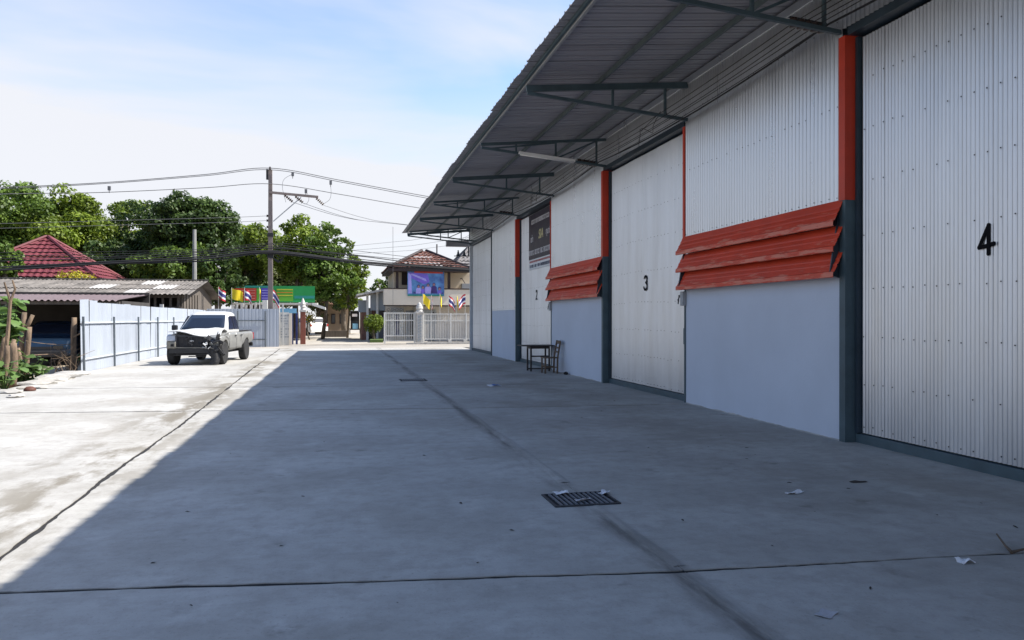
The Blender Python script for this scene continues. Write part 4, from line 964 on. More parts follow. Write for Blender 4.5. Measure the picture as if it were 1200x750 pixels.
mb = MB(); bp_ = Vector((t0_.x - .1, t0_.y, -.05)); mb.tube([bp_, bp_ + Vector((.12, 0, 1.2)), bp_ + Vector((.18, 0, 2.0)), bp_ + Vector((.05, 0, 2.45))], [.05, .045, .035, .02], 7); mb.tube([bp_ + Vector((.18, 0, 2.0)), bp_ + Vector((.28, 0, 2.3)), bp_ + Vector((.22, 0, 2.5))], [.03, .025, .018], 6)
tag(to_ground(put('dead_branch', mb, 'log_bark')), 'tall bare branch with a forked top above the log stakes', 'branch')
pp = gnd(35, 458); 
tag(link('clay_pot', MB().lathe([(.11, 0), (.12, .02), (.10, .06), (.06, .09), (.02, .095)], 16).mesh('clay_pot', 'clay', True), None, pp), 'upturned brown clay bowl on the ground beside the leafy plants', 'bowl')
# broken kerb pieces
for k, (px, py, s) in enumerate([(52, 450, .5), (62, 447, .55), (72, 444, .6), (82, 441, .5), (91, 439, .55), (100, 438, .45), (20, 460, .35), (45, 455, .3), (57, 455, .22), (28, 465, .25)]):
    p = gnd(px, py); mb = MB()
    bm = bmesh.new(); bmesh.ops.create_icosphere(bm, subdivisions=2, radius=1)
    for v in bm.verts: v.co = Vector((v.co.x * s * .62, v.co.y * s * .9, max(-.05, v.co.z * s * .16))) * (1 + .35 * mnoise.noise(v.co * 1.7 + Vector((k * 3.3, 0, 0))))
    me = bpy.data.meshes.new('rubble_block'); bm.to_mesh(me); bm.free(); me.materials.append(MATS['rubble'])
    o = link('rubble_block', me, None, p + Vector((-.15, 0, 0.02))); o.rotation_euler = (0, 0, rl.uniform(0, 3)); tag(o, 'pale lump of broken concrete along the yard edge', 'rubble', 'concrete lumps at the yard edge')

# carport awning and old shed
sh = thing('shed', 'old timber shed with a weathered grey corrugated roof behind the fence', 'shed', (-13, 40, 0))
def wave_roof(x0, x1, y0, z0, y1, z1, pitch, amp, fnx=None):
    mb = MB(); n = int((x1 - x0) / pitch * 6)
    mb.grid(n, 1, lambda u, v: (x0 + (x1 - x0) * u, y0 + (y1 - y0) * v, z0 + (z1 - z0) * v + amp * math.sin(2 * math.pi * (x1 - x0) * u / pitch))); return mb
SX0, SX1, SY0, SY1 = -26.0, atY(232, 340, 41.0).x, 38.6, 44.0
ez = atY(100, 344.5, SY0).z; rzz = atY(100, 328, SY1).z
k = 0; x = SX0
while x < SX1 - .1:                                   # roof sheets in two courses
    for c in range(3):
        ya, yb_ = SY0 + (SY1 - SY0) * c / 3, SY0 + (SY1 - SY0) * (c + 1) / 3 + .12; za, zb_ = ez + (rzz - ez) * c / 3, ez + (rzz - ez) * ((c + 1) / 3) + (rzz - ez) * .02
        mb = wave_roof(x, min(x + .97, SX1), ya + random.uniform(-.05, .05), za + .025 * (c % 2) + random.uniform(0, .02), yb_, zb_, .18, .022)
        put('roof_sheet', mb, 'asbestos_new' if (c, k) in ((1, 15), (0, 17), (1, 18), (2, 17)) else 'asbestos', sh, recalc=False)
    x += .95; k += 1
put('ridge_cap', MB().box(SX0, SX1, SY1 - .05, SY1 + .12, rzz + .03, rzz + .08), 'asbestos', sh)
put('back_roof', MB().add([(SX0, SY1, rzz), (SX1, SY1, rzz), (SX1, SY1 + 5, ez), (SX0, SY1 + 5, ez)], [(0, 1, 2, 3)]), 'asbestos', sh)
put('front_wall', MB().box(SX0 + .3, SX1 - 2.2, SY0 + .6, SY0 + .7, -.05, ez + .1), 'shed_dark', sh)
put('side_wall', MB().prism([(SY0 + .9, -.05), (SY1 + 4.2, -.05), (SY1 + 4.2, ez + .05), (SY1, rzz - .08), (SY0 + .9, ez + .15)], 'x', SX1 - .55, SX1 - .45), 'shed_wood', sh)
for j in range(6): put('batten', MB().box(SX1 - .446, SX1 - .40, SY0 + 1.0 + j * .75, SY0 + 1.15 + j * .75, 0.0, ez + .10), 'shed_wood', sh)
for j in range(5): put('window_bar', MB().box(SX1 - 2.0 + j * .34, SX1 - 1.9 + j * .34, SY0 + .62, SY0 + .70, -.05, ez + .08), 'shed_wood', sh)
put('inner_wall', MB().box(SX1 - 2.3, SX1 - .56, SY0 + 2.4, SY0 + 2.5, -.05, ez + .4), 'shed_dark', sh)
put('rail', MB().box(SX1 - 2.15, SX1 - .45, SY0 + .64, SY0 + .72, 1.9, 2.1), 'shed_wood', sh)
put('eave_beam', MB().box(SX0 + .1, SX1 - .3, SY0 + .55, SY0 + .59, ez - .14, ez + .02), 'shed_wood', sh)
cp_ = thing('carport', 'low carport with a mauve corrugated awning and dark back wall', 'carport', (-11, 31, 0))
AX0, AX1, AY0, AY1 = -16.5, -7.45, 29.0, 33.5
az0, az1 = atY(80, 352.0, AY0).z, atY(80, 345.5, AY1).z
mb = wave_roof(AX0, AX1, AY0, az0, AY1, az1, .20, .028); put('awning', mb, 'mauve_sheet', cp_, recalc=False)
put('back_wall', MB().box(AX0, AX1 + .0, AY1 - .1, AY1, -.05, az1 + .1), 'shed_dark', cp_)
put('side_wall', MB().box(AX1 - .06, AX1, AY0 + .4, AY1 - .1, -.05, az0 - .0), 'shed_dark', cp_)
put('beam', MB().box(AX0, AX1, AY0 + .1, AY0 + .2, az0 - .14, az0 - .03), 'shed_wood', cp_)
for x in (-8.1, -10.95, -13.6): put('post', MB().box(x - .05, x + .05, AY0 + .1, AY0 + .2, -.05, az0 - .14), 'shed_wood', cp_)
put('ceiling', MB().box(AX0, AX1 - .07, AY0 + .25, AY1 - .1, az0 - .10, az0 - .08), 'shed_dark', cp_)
mb = MB(); a = gnd(188, 400); a = atY(201, 362, 36.5)
tag(to_ground(put('white_post', MB().box(a.x - .07 - .4, a.x + .07 - .4, 36.4, 36.54, -.05, a.z + .2), 'stone_white')), 'white concrete post stub showing above the sheet fence', 'post')

# red roofed house behind the shed
def tiled_face(mb, A, B, T0, T1, rows, pitch, amp, step, mi=0):
    """eave A->B, top T0->T1 (may meet); wavy courses that step"""
    A, B, T0, T1 = map(Vector, (A, B, T0, T1)); nr = (B - A).cross(T0 - A).normalized()
    if nr.z < 0: nr = -nr
    ed = (B - A).normalized(); wtot = (B - A).length
    for r in range(rows):
        v0, v1 = r / rows, (r + 1) / rows
        l0, r0 = A.lerp(T0, v0), B.lerp(T1, v0); l1, r1 = A.lerp(T0, v1), B.lerp(T1, v1)
        n = max(2, int((r0 - l0).length / pitch * 5)); k = len(mb.v)
        for i in range(n + 1):
            t = i / n
            for (p, q, h) in ((l0, r0, step), (l1, r1, 0.0)):
                P = p.lerp(q, t); s = (P - A).dot(ed); P = P + nr * (h + amp * (0.5 + .5 * math.cos(2 * math.pi * s / pitch))); mb.v.append(tuple(P))
        for i in range(n): a = k + 2 * i; mb.f.append((a, a + 2, a + 3, a + 1)); mb.m.append(mi)
def hip_roof(par, cx, cy, hx, hy, ze, zp, ridge_half, m, pitch=.3, rows=9, axis='x', cap='tile_red'):
    c = [Vector((cx - hx, cy - hy, ze)), Vector((cx + hx, cy - hy, ze)), Vector((cx + hx, cy + hy, ze)), Vector((cx - hx, cy + hy, ze))]
    d = Vector((ridge_half, 0, 0)) if axis == 'x' else Vector((0, ridge_half, 0)); t = Vector((cx, cy, zp))
    T = [t - d, t + d, t + d, t - d] if axis == 'x' else [t - d, t - d, t + d, t + d]
    mb = MB()
    for i in range(4): tiled_face(mb, c[i], c[(i + 1) % 4], T[i], T[(i + 1) % 4], rows, pitch, .05, .06)
    ro = put('roof', mb, m, par, recalc=False)
    for i in range(4): put('hip_cap', MB().tube([c[i] + Vector((0, 0, .06)), T[i] + Vector((0, 0, .10))], .10, 6), cap, ro)
    mb = MB(); mb.add([p - Vector((0, 0, .02)) for p in c] + [p - Vector((0, 0, .20)) for p in c], [(4, 5, 6, 7), (0, 1, 5, 4), (1, 2, 6, 5), (2, 3, 7, 6), (3, 0, 4, 7)]); put('fascia', mb, 'eave_dark', ro)
    return ro
rh = thing('house', 'house with a dark red tiled hip roof among the trees', 'house', (-17.2, 51.5, 0))
put('wall', MB().box(-20.2, -14.2, 48.6, 54.4, -.05, 3.75), 'cream', rh)
hip_roof(rh, -17.2, 51.5, 3.8, 3.7, atY(90, 326, 48.0).z, atY(61, 279, 51.5).z, .05, 'tile_red', .34, 10)
for x in (-19, -16): 
    wn = put('window', MB().box(x - .5, x + .5, 48.55, 48.6, 1.2, 2.5), 'eave_dark', rh); put('pane', MB().box(x - .42, x + .42, 48.53, 48.549, 1.28, 2.42), 'glass_dark', wn)

# grey concrete pole behind the shed
p = atY(228, 331, 47.5)
tag(to_ground(put('concrete_pole', MB().tube([(p.x, 47.5, -.05), (p.x, 47.5, atY(228, 269, 47.5).z)], [.15, .10], 8), 'pole_grey')), 'plain grey concrete pole rising behind the old shed', 'pole')

# ================================================================== UTILITY POLE AND LINES
pb = gnd(317, 405.5); PY = pb.y
def U(px, py, dy=0.0): return atY(px, py, PY + dy)
up = thing('utility_pole', 'tall brown concrete utility pole with a single crossarm and hanging insulators', 'utility pole', (pb.x, PY, 0))
ptop = U(318.5, 199)
put('shaft', MB().box(-.14, .14, -.14, .14, 0, 1), 'pole_concrete', up).scale = (1, 1, 1)
sf = [o for o in up.children if o.name.startswith('shaft')][0]; me = sf.data
for v in me.vertices:
    s = 1.0 if v.co.z < .5 else .72; v.co = Vector((v.co.x * s + pb.x, v.co.y * s + PY, -.05 if v.co.z < .5 else ptop.z)); 
ca, cb_ = U(316, 226), U(373, 231.5); yo = Vector((0, -.2, 0))
put('crossarm', MB().bar(ca + yo, cb_ + yo, .10, .13), 'pole_concrete', up)
put('brace', MB().bar(U(320.5, 260) + yo, U(353, 232) + yo, .05, .05), 'box_grey', up)
put('top_bracket', MB().box(pb.x - .22, pb.x - .105, PY - .1, PY + .1, ptop.z - .55, ptop.z + .02), 'cable_black', up)
put('top_pin', MB().lathe([(.05, 0), (.07, .05), (.04, .10), (.06, .13), (.02, .18)], 8, (pb.x - .02, PY, ptop.z)), 'insulator', up)
for (a, b) in (((333.5, 229), (343, 237)), ((346, 230.5), (355, 238)), ((370.5, 232.5), (379, 240.5))):
    A_, B_ = U(*a) + yo, U(*b) + yo; st = put('insulator_string', MB().tube([A_, B_], .025, 5), 'insulator', up)
    for k in range(5): 
        q = A_.lerp(B_, (k + .5) / 5); put('disc', MB().tube([q, q + (B_ - A_).normalized() * .05], [.10, .06], 8), 'insulator', st)
for py in (253, 258.5, 266): put('spool', MB().lathe([(.04, -.06), (.07, -.05), (.04, 0), (.07, .05), (.04, .06)], 8, tuple(U(313.5, py))), 'insulator', up)
for py in (275, 296, 300): put('band', MB().box(pb.x - .155, pb.x + .155, PY - .155, PY + .155, U(317, py).z - .12, U(317, py).z + .08), 'cable_black', up)
mb = MB()
for k in range(4): mb.tube([U(319, 285 + 4 * k, -.2), U(327 + k, 290 + 5 * k, -.2), U(333 - k, 300 + 3 * k, -.2), U(326, 308 - k, -.2), U(319, 302, -.2)], .022, 5)
put('cable_loop', mb, 'cable_black', up)
def curve_px(pts, ya=None, n=8):
    """smooth line through pixel points on the street-side plane"""
    P = [atY(px, py, PY + (dy[0] if dy else -.15)) for px, py, *dy in pts]; out_ = []
    for i in range(len(P) - 1):
        p0 = P[max(i - 1, 0)]; p1 = P[i]; p2 = P[i + 1]; p3 = P[min(i + 2, len(P) - 1)]
        for k in range(n):
            t = k / n; out_.append(0.5 * ((2 * p1) + (p2 - p0) * t + (2 * p0 - 5 * p1 + 4 * p2 - p3) * t * t + (3 * p1 - p0 - 3 * p2 + p3) * t ** 3))
    out_.append(P[-1]); return out_
def line(pts, r, m, label, grp, name='power_line'):
    if pts[0][0] <= -100: pts = [(-1400, pts[0][1] - 40, *pts[0][2:]), (-600, pts[0][1] + 4, *pts[0][2:])] + list(pts)   # on towards the next pole
    tag(to_ground(put(name, MB().tube(curve_px(pts), r, 5), m)), label, 'wire', grp)
line([(-160, 222), (0, 219.5), (120, 214), (240, 204.5), (317, 197), (400, 211.5), (500, 230), (640, 254)], .022, 'wire_grey', 'topmost overhead line passing over the tip of the utility pole', 'overhead power lines')
line([(-160, 224), (0, 221), (120, 215.3), (240, 206), (317, 199), (400, 213.5), (500, 232.2), (640, 257)], .018, 'wire_grey', 'overhead line hanging just under the topmost one', 'overhead power lines')
line([(-160, 234), (0, 227.5), (120, 225.5), (240, 220), (317, 215.5), (400, 228), (490, 243.5), (640, 266)], .020, 'wire_grey', 'overhead line crossing the pole just above the crossarm', 'overhead power lines')
for (a, b, c, d) in (((343, 237), (400, 254), (460, 262), (640, 278)), ((355, 238), (410, 255.5), (465, 262.5), (640, 280)), ((379, 240.5), (425, 255), (470, 262.5), (640, 282))):
    line([(*a, -.2), b, c, d], .012, 'wire_grey', 'thin line strung from a hanging insulator on the crossarm', 'lines from the crossarm')
for py in (253, 258.5): line([(-160, py + 12), (0, py + 9), (150, py + 5), (265, py + 2), (313, py)], .012, 'wire_grey', 'thin line tied to a spool on the side of the pole', 'lines tied to the pole spools')
for (a, b, c, d) in (((343, 204), (333, 210), (331, 220), (335, 237)), ((387, 214), (388, 226), (386, 234), (379, 239)), ((359, 224), (362, 232), (360, 238), (356, 239))):
    line([a, b, c, d], .010, 'wire_grey', 'short looping jumper wire beside the crossarm', 'jumper wires', 'jumper_wire')
for (px, py) in ((343, 203), (387.5, 213), (358.5, 223), (128, 219.5)):
    q = U(px, py, -.15); tag(to_ground(put('line_clamp', MB().box(q.x - .07, q.x + .07, q.y - .05, q.y + .05, q.z - .16, q.z + .06).tube([q - Vector((0, 0, .15)), q - Vector((0, 0, .3))], .02, 5), 'wire_grey')), 'small clamp hanging on an overhead line', 'clamp', 'clamps on the overhead lines')
# telephone cable bundles
bund = [((-160, 322), (0, 316.5), (120, 309), (240, 303), (317, 295.5), (420, 307), (500, 313), (640, 322), .075), ((-160, 312), (0, 306), (120, 303), (240, 298), (317, 291), (420, 300), (500, 309), (640, 316), .035),
        ((-160, 309), (0, 303), (120, 301), (240, 295.5), (317, 289), (420, 303.5), (500, 311), (640, 319), .03), ((-160, 318), (0, 313), (120, 307), (240, 300.5), (317, 294), (420, 306), (500, 312), (640, 321), .05),
        ((-160, 300), (0, 296), (120, 295), (240, 292), (317, 285), (400, 292), (500, 303), (640, 312), .018), ((-160, 305), (0, 300), (120, 298), (240, 294), (317, 287), (400, 297), (500, 306), (640, 314), .022),
        ((-160, 326), (60, 311), (180, 308), (250, 305), (317, 297), (420, 309), (500, 315), (640, 324), .05)]
for *pts, r in bund: line([(x_, y_, -.25) for x_, y_ in pts], r * .75, 'cable_black', 'thick black telephone cable in the bundle sagging across the pole' if r > .04 else 'slim black telephone cable strung above the thick bundle', 'telephone cables' if r > .04 else 'slim telephone cables', 'telephone_cable')
for k, (a, b) in enumerate((((404, 287), (560, 268)), ((404, 292), (560, 276)), ((404, 296), (560, 283)))):
    tag(to_ground(put('service_line', MB().tube([atY(a[0], a[1] + 2, 56), atY((a[0] + b[0]) / 2, (a[1] + b[1]) / 2 + 4, 54), atY(*b, 52)], .010, 5), 'wire_grey')), 'faint thin line strung above the tiled house roof', 'wire', 'thin lines above the house')
p = atY(460.5, 300, 49); tag(to_ground(put('thin_mast', MB().tube([(p.x, 49, 2.4), (p.x, 49, atY(460.5, 266, 49).z)], .012, 5), 'wire_grey')), 'hair thin mast in front of the tiled house roof', 'mast')

# ================================================================== ACROSS THE STREET
HY = 53.5                                              # house front
def X(px, Y): return atY(px, 373, Y).x
def Z(py, Y, px=500): return atY(px, py, Y).z
hs = thing('house', 'two storey cream house with brown tiled hip roof and balcony', 'house', (X(520, HY), HY + 3, 0))
x0, x1 = X(462, HY), X(600, HY)
put('upper_wall', MB().box(x0, x1, HY + .2, HY + 7, Z(352, HY), Z(313, HY)), 'cream', hs)
put('ground_wall', MB().box(X(488, HY), x1, HY + .3, HY + 6.9, -.05, Z(352, HY) - .003), 'house_grey', hs)
put('entrance_wall', MB().box(X(452, HY + 2), X(488, HY) - .004, HY + 2, HY + 6.8, -.05, Z(352, HY) - .004), 'cream_light', hs)
by = HY - 1.0
bal = put('balcony', MB().box(X(450, by), X(620, by), by, by + .14, Z(357.5, by), Z(339, by)), 'cream_light', hs)
put('balcony_floor', MB().box(X(450, by), X(620, by), by + .142, HY + .19, Z(357.5, by), Z(355, by)), 'cream_light', bal)
put('balcony_side', MB().box(X(450, by), X(450, by) + .14, by + .143, HY + .18, Z(355, by) + .002, Z(339, by)), 'cream_light', bal)
put('coping', MB().box(X(450, by) - .03, X(620, by), by - .03, by + .17, Z(339, by) + .001, Z(338, by) + .02), 'eave_dark', bal)
for px in (464.5, 524.5, 468): 
    if px != 468: put('column', MB().box(X(px, HY) - .09, X(px, HY) + .09, by + .2, by + .38, Z(338, by) + .02, Z(313, HY)), 'eave_dark', hs)
put('soffit_trim', MB().box(X(450, by), X(620, by), by + .02, by + .12, Z(359, by), Z(357.6, by)), 'eave_dark', bal)
ze = Z(314.5, HY - 1.3); 
ro = hip_roof(hs, X(497, HY + 2.4), HY + 2.4, X(497, HY + 2.4) - X(451, HY + 2.4), 3.7, ze, Z(295, HY + 2.4), .15, 'tile_brown', .32, 8, cap='eave_dark')
put('finial', MB().tube([(X(512, HY + 2.4), HY + 2.4, Z(300, HY)), (X(512, HY + 2.4), HY + 2.4, Z(282, HY))], .05, 6), 'eave_dark', ro)
put('ridge_ornament', MB().box(X(505, HY + 2.4), X(514, HY + 2.4), HY + 2.35, HY + 2.45, Z(302, HY), Z(300, HY)), 'eave_dark', ro)
for (a, b) in ((476, 486), (500, 506)):
    dd = put('doorway', MB().box(X(a, HY + 2), X(b, HY + 2), HY + (1.93 if a < 490 else .22), HY + (1.99 if a < 490 else .29), 0.0, 2.1), 'house_slate', hs); 
    put('door_glass', MB().box(X(a + 4, HY + 2), X(b - 1, HY + 2), HY + (1.91 if a < 490 else .20), HY + (1.928 if a < 490 else .218), 0.1, 2.0), 'glass_dark', dd)
# slate grey board on the ground floor wall
put('notice_board', MB().box(X(496, HY), X(512, HY), HY + .24, HY + .296, 1.15, 2.15), 'house_slate', hs)
put('window', MB().box(X(471, HY), X(478, HY), HY + .15, HY + .197, Z(334, HY), Z(318, HY)), 'eave_dark', hs)
put('wall_bracket', MB().tube([(X(540, HY), HY + .19, Z(326, HY)), (X(540, HY), HY - .4, Z(326, HY)), (X(544, HY), HY - .4, Z(332, HY))], .03, 5), 'eave_dark', hs)
put('air_unit', MB().box(X(541, HY), X(550, HY), HY - .2, HY + .195, Z(338, HY), Z(332, HY)), 'box_grey', hs)
# second roof further right
h2 = thing('house', 'dark grey roofed house half hidden behind the end of the warehouse', 'house', (X(565, 60), 62, 0))
put('wall', MB().box(X(530, 60), X(640, 60), 60, 66, -.05, Z(315, 60)), 'cream', h2)
hip_roof(h2, X(562, 62), 62, X(562, 62) - X(524, 62), 3.5, Z(314, 59), Z(284, 62), .5, 'tile_grey', .32, 8, cap='tile_grey')
# left wing with lean-to roof
wg = thing('annex', 'low annex with a sloping grey roof beside the cream house', 'house', (X(435, 57), 57, 0)); WY = 56.0
put('roof', MB().add([(X(418, WY), WY - .8, Z(345.5, WY)), (X(466, WY), WY - .8, Z(336, WY)), (X(466, WY), WY + 6, Z(336, WY)), (X(418, WY), WY + 6, Z(345.5, WY)), (X(418, WY), WY - .8, Z(347.5, WY)), (X(466, WY), WY - .8, Z(338.5, WY)), (X(466, WY), WY + 6, Z(338.5, WY)), (X(418, WY), WY + 6, Z(347.5, WY))], [(0, 1, 2, 3), (4, 7, 6, 5), (0, 4, 5, 1), (1, 5, 6, 2), (2, 6, 7, 3), (3, 7, 4, 0)]), 'house_grey', wg)
put('gable_panel', MB().add([(X(434, WY), WY, Z(346, WY)), (X(462, WY), WY, Z(340, WY)), (X(462, WY), WY, Z(364, WY)), (X(434, WY), WY, Z(364, WY)), (X(434, WY), WY + .1, Z(346, WY)), (X(462, WY), WY + .1, Z(340, WY)), (X(462, WY), WY + .1, Z(364, WY)), (X(434, WY), WY + .1, Z(364, WY))], [(0, 1, 2, 3), (7, 6, 5, 4), (0, 4, 5, 1), (1, 5, 6, 2), (2, 6, 7, 3), (3, 7, 4, 0)]), 'house_slate', wg)
put('wall', MB().box(X(424, WY), X(440, WY), WY + .6, WY + 5, -.05, Z(362, WY)), 'house_brown', wg)
put('wall', MB().box(X(440, WY) + .002, X(464, WY), WY + 1.2, WY + 5, -.05, Z(352, WY)), 'house_slate', wg)
put('door_frame', MB().box(X(431.5, WY), X(436, WY), WY + .55, WY + .598, 0, 2.3), 'glass_dark', wg)
for px in (442, 430.5): put('column', MB().box(X(px, WY) - .08, X(px, WY) + .08, WY - .15, WY - .002, -.05, Z(342, WY)), 'gate_white', wg)
put('name_board', MB().box(X(420, WY), X(431, WY), WY + .52, WY + .598, Z(366, WY), Z(352, WY)), 'house_slate', wg)
put('window', MB().box(X(446, WY), X(456, WY), WY + 1.14, WY + 1.198, .9, 2.2), 'glass_dark', wg)
# poster on the balcony
po = thing('banner', 'blue and purple printed banner with figures hung on the balcony', 'banner', (X(499, by), by - .06, Z(347, by)))
q0, q1, w0, w1 = X(477.5, by - .06), X(520.5, by - .06), Z(347, by - .06), Z(316.5, by - .06); yb_ = by - .06
put('sheet', MB().box(q0, q1, yb_ - .012, yb_, w0, w1), 'poster_blue', po)
def Q(u, v, d): return (q0 + (q1 - q0) * u, yb_ - .013 - .003 * d, w0 + (w1 - w0) * v)
def flat(nm, pts, m, d, par): put(nm, MB().add([Q(u, v, d) for u, v in pts] + [Vector(Q(u, v, d)) + Vector((0, .002, 0)) for u, v in pts], [tuple(range(len(pts)))] + [(i, (i + 1) % len(pts), len(pts) + (i + 1) % len(pts), len(pts) + i) for i in range(len(pts))]), m, par)
flat('print', [(0, 0), (.98, 0), (.98, .06), (0, .06)], 'sign_teal', 1, po)
flat('print', [(.05, .72), (.45, .45), (.6, .55), (.55, .85), (.05, .9)], 'poster_violet', 1, po)
flat('print', [(.08, .82), (.52, .56), (.5, .66), (.12, .86)], 'poster_lilac', 2, po)
flat('print', [(.18, .885), (.96, .87), (.96, .93), (.18, .955)], 'sign_red', 2, po)
flat('print', [(.16, .1), (.98, .1), (.98, .14), (.16, .14)], 'poster_dark', 2, po)
flat('print', [(.02, .1), (.12, .1), (.10, .8), (.02, .9)], 'poster_lilac', 2, po)
for (u, w_, h_, m) in ((.30, .15, .40, 'poster_lilac'), (.42, .12, .36, 'poster_violet'), (.56, .20, .46, 'poster_lilac'), (.72, .17, .50, 'poster_dark'), (.87, .12, .3, 'poster_violet')):
    flat('figure', [(u - w_ / 2, .1), (u + w_ / 2, .1), (u + w_ * .42, h_ * .7), (u + w_ * .15, h_ * .82), (u - w_ * .15, h_ * .82), (u - w_ * .42, h_ * .7)], m, 3, po)
    flat('figure', [(u + .045 * math.cos(k * .785), h_ * .82 + .045 + .07 * math.sin(k * .785)) for k in range(8)], 'poster_dark', 4, po)
    flat('figure', [(u + .032 * math.cos(k * .785), h_ * .82 + .03 + .05 * math.sin(k * .785)) for k in range(8)], 'skin_print', 5, po)

# white steel fence and gate, pillars, flags
GY = gnd(490, 402.3).y
def zf(py): return atY(490, py, GY).z
def bars(t, pa, pb_, step_px, top, bot, r=.016):
    px = pa
    while px < pb_:
        put('bar', MB().box(X(px, GY) - r, X(px, GY) + r, GY - r, GY + r, bot, top), 'gate_white', t); px += step_px
gt = thing('steel_gate', 'white barred steel gate with scrollwork beside the carved white pillar', 'gate', (X(468, GY), GY, 0))
for px in (450.8, 486): put('post', MB().box(X(px, GY) - .05, X(px, GY) + .05, GY - .05, GY + .05, 0, zf(366)), 'gate_white', gt)
for py in (367, 375.5, 393.5, 399.5): put('rail', MB().box(X(451, GY) + .05, X(486, GY) - .05, GY - .03, GY + .03, zf(py) - .025, zf(py) + .035), 'gate_white', gt)
bars(gt, 453, 485, 2.1, zf(367) - .026, zf(399.5) + .036)
mb = MB()
for px in (455, 460, 465, 470):
    c = atY(px, 363.5, GY); mb.tube([c + Vector((.12 * math.cos(a), 0, .12 * math.sin(a))) * (1 - a / 9) for a in [k * .55 for k in range(13)]], .014, 5)
put('scrollwork', mb, 'eave_dark', gt)
fe = thing('steel_fence', 'white barred steel fence with flags behind its top rail', 'fence', (X(525, GY), GY, 0))
for px in (496.5, 528, 546.5, 570): put('post', MB().box(X(px, GY) - .045, X(px, GY) + .045, GY - .045, GY + .045, 0, zf(367)), 'gate_white', fe)
for py in (368, 376, 397.5): put('rail', MB().box(X(496.6, GY) + .05, X(572, GY), GY - .028, GY + .028, zf(py) - .022, zf(py) + .032), 'gate_white', fe)
bars(fe, 498.5, 571, 1.95, zf(368) - .023, zf(397.5) + .033)
put('plinth', MB().box(X(496.6, GY) + .05, X(572, GY), GY - .08, GY + .08, -.05, .10), 'house_grey', fe)
for px in (527, 545): put('plinth_block', MB().box(X(px, GY) - .1, X(px, GY) + .1, GY - .12, GY + .12, -.05, .22), 'gate_white', fe)
def ornate(px, Y, ptop_, pbase, lbl, m='stone_white', hw=.22):
    x = X(px, Y); t = thing('gate_pillar', lbl, 'pillar', (x, Y, 0)); zt = atY(px, ptop_, Y).z; zb = 0
    put('shaft', MB().box(x - hw, x + hw, Y - hw, Y + hw, -.03, zt - .7), m, t)
    for k in range(9):
        z = .12 + k * (zt - .95) / 9; put('carving', MB().box(x - hw * .55, x - hw * .1, Y - hw - .03, Y - hw + .01, z, z + .13).box(x + hw * .1, x + hw * .55, Y - hw - .03, Y - hw + .01, z + .06, z + .19), 'house_slate' if m == 'stone_white' else m, t)
    mb = MB(); mb.box(x - hw * 1.25, x + hw * 1.25, Y - hw * 1.25, Y + hw * 1.25, zt - .70, zt - .58); put('cap', mb, 'stone_white', t)
    put('finial', MB().lathe([(hw * 1.0, zt - .578), (hw * .8, zt - .45), (hw * 1.1, zt - .40), (hw * .9, zt - .25), (hw * .45, zt - .08), (.01, zt)], 10, (x, Y, 0)), 'stone_white', t)
    return t
ornate(491.5, GY, 354, 402, 'carved white stone pillar with pointed finial between gate and steel fence', hw=.2)
PG = gnd(355, 403).y
bx_ = X(355, PG); t = thing('gate_pillar', 'slim reddish brown gate post topped by a pointed white finial', 'pillar', (bx_, PG, 0)); zt = atY(355, 349, PG).z
put('shaft', MB().box(bx_ - .15, bx_ + .15, PG - .15, PG + .15, -.03, zt - .85), 'brown_post', t)
put('cap', MB().box(bx_ - .19, bx_ + .19, PG - .19, PG + .19, zt - .85, zt - .73), 'stone_white', t)
put('finial', MB().lathe([(.15, zt - .73), (.12, zt - .6), (.17, zt - .55), (.14, zt - .45), (.16, zt - .38), (.07, zt - .12), (.01, zt)], 8, (bx_, PG, 0)), 'stone_white', t)
# white carved pillar + notice board by the pole
VY = gnd(330, 404.2).y
def VX(px): return X(px, VY)
t = thing('gate_pillar', 'tall white carved pillar right behind the utility pole', 'pillar', (VX(324), VY, 0))
put('shaft', MB().box(VX(320), VX(327.5), VY, VY + .35, -.03, atY(324, 357, VY).z), 'stone_white', t)
for k in range(8): put('carving', MB().box(VX(321), VX(323), VY - .03, VY + .002, .15 + k * .24, .29 + k * .24).box(VX(324.5), VX(326.5), VY - .03, VY + .002, .25 + k * .24, .37 + k * .24), 'house_slate', t)
t = thing('notice_board', 'upright white notice board with faded grey writing', 'notice board', (VX(334), VY, 0))
put('panel', MB().box(VX(327.8), VX(338.5), VY + .05, VY + .10, -.02, atY(333, 366, VY).z), 'gate_white', t)
put('side', MB().box(VX(338.5) + .002, VX(342), VY + .02, VY + .12, -.02, atY(333, 367, VY).z), 'cream_light', t)
put('post', MB().box(VX(323.6) + .35, VX(323.6) + .42, VY - .12, VY - .05, -.03, atY(324, 356, VY).z), 'gate_white', t)
mb = MB(); rn = random.Random(2)
for r in range(9):
    z = atY(333, 370 + r * 3.1, VY).z; xx = VX(329)
    while xx < VX(337): 
        w_ = rn.uniform(.04, .12); 
        if rn.random() < (.95 if r in (0, 1, 5) else .55): mb.box(xx, xx + w_, VY + .046, VY + .0498, z - .03, z + (.03 if r != 0 else .07))
        xx += w_ + .03
put('lettering', mb, 'house_slate', t)
t = thing('blue_sign', 'light blue sign panel on two navy posts beside the notice board', 'sign', (VX(346), VY + 1.2, 0)); BYY = VY + 1.2
put('panel', MB().box(X(326, BYY), X(347.5, BYY), BYY, BYY + .06, atY(340, 367, BYY).z, atY(340, 361.5, BYY).z), 'light_blue', t)
for px in (342.5, 347.6): put('post', MB().box(X(px, BYY) - .06, X(px, BYY) + .06, BYY + .062, BYY + .15, -.02, atY(340, 366, BYY).z), 'navy', t)
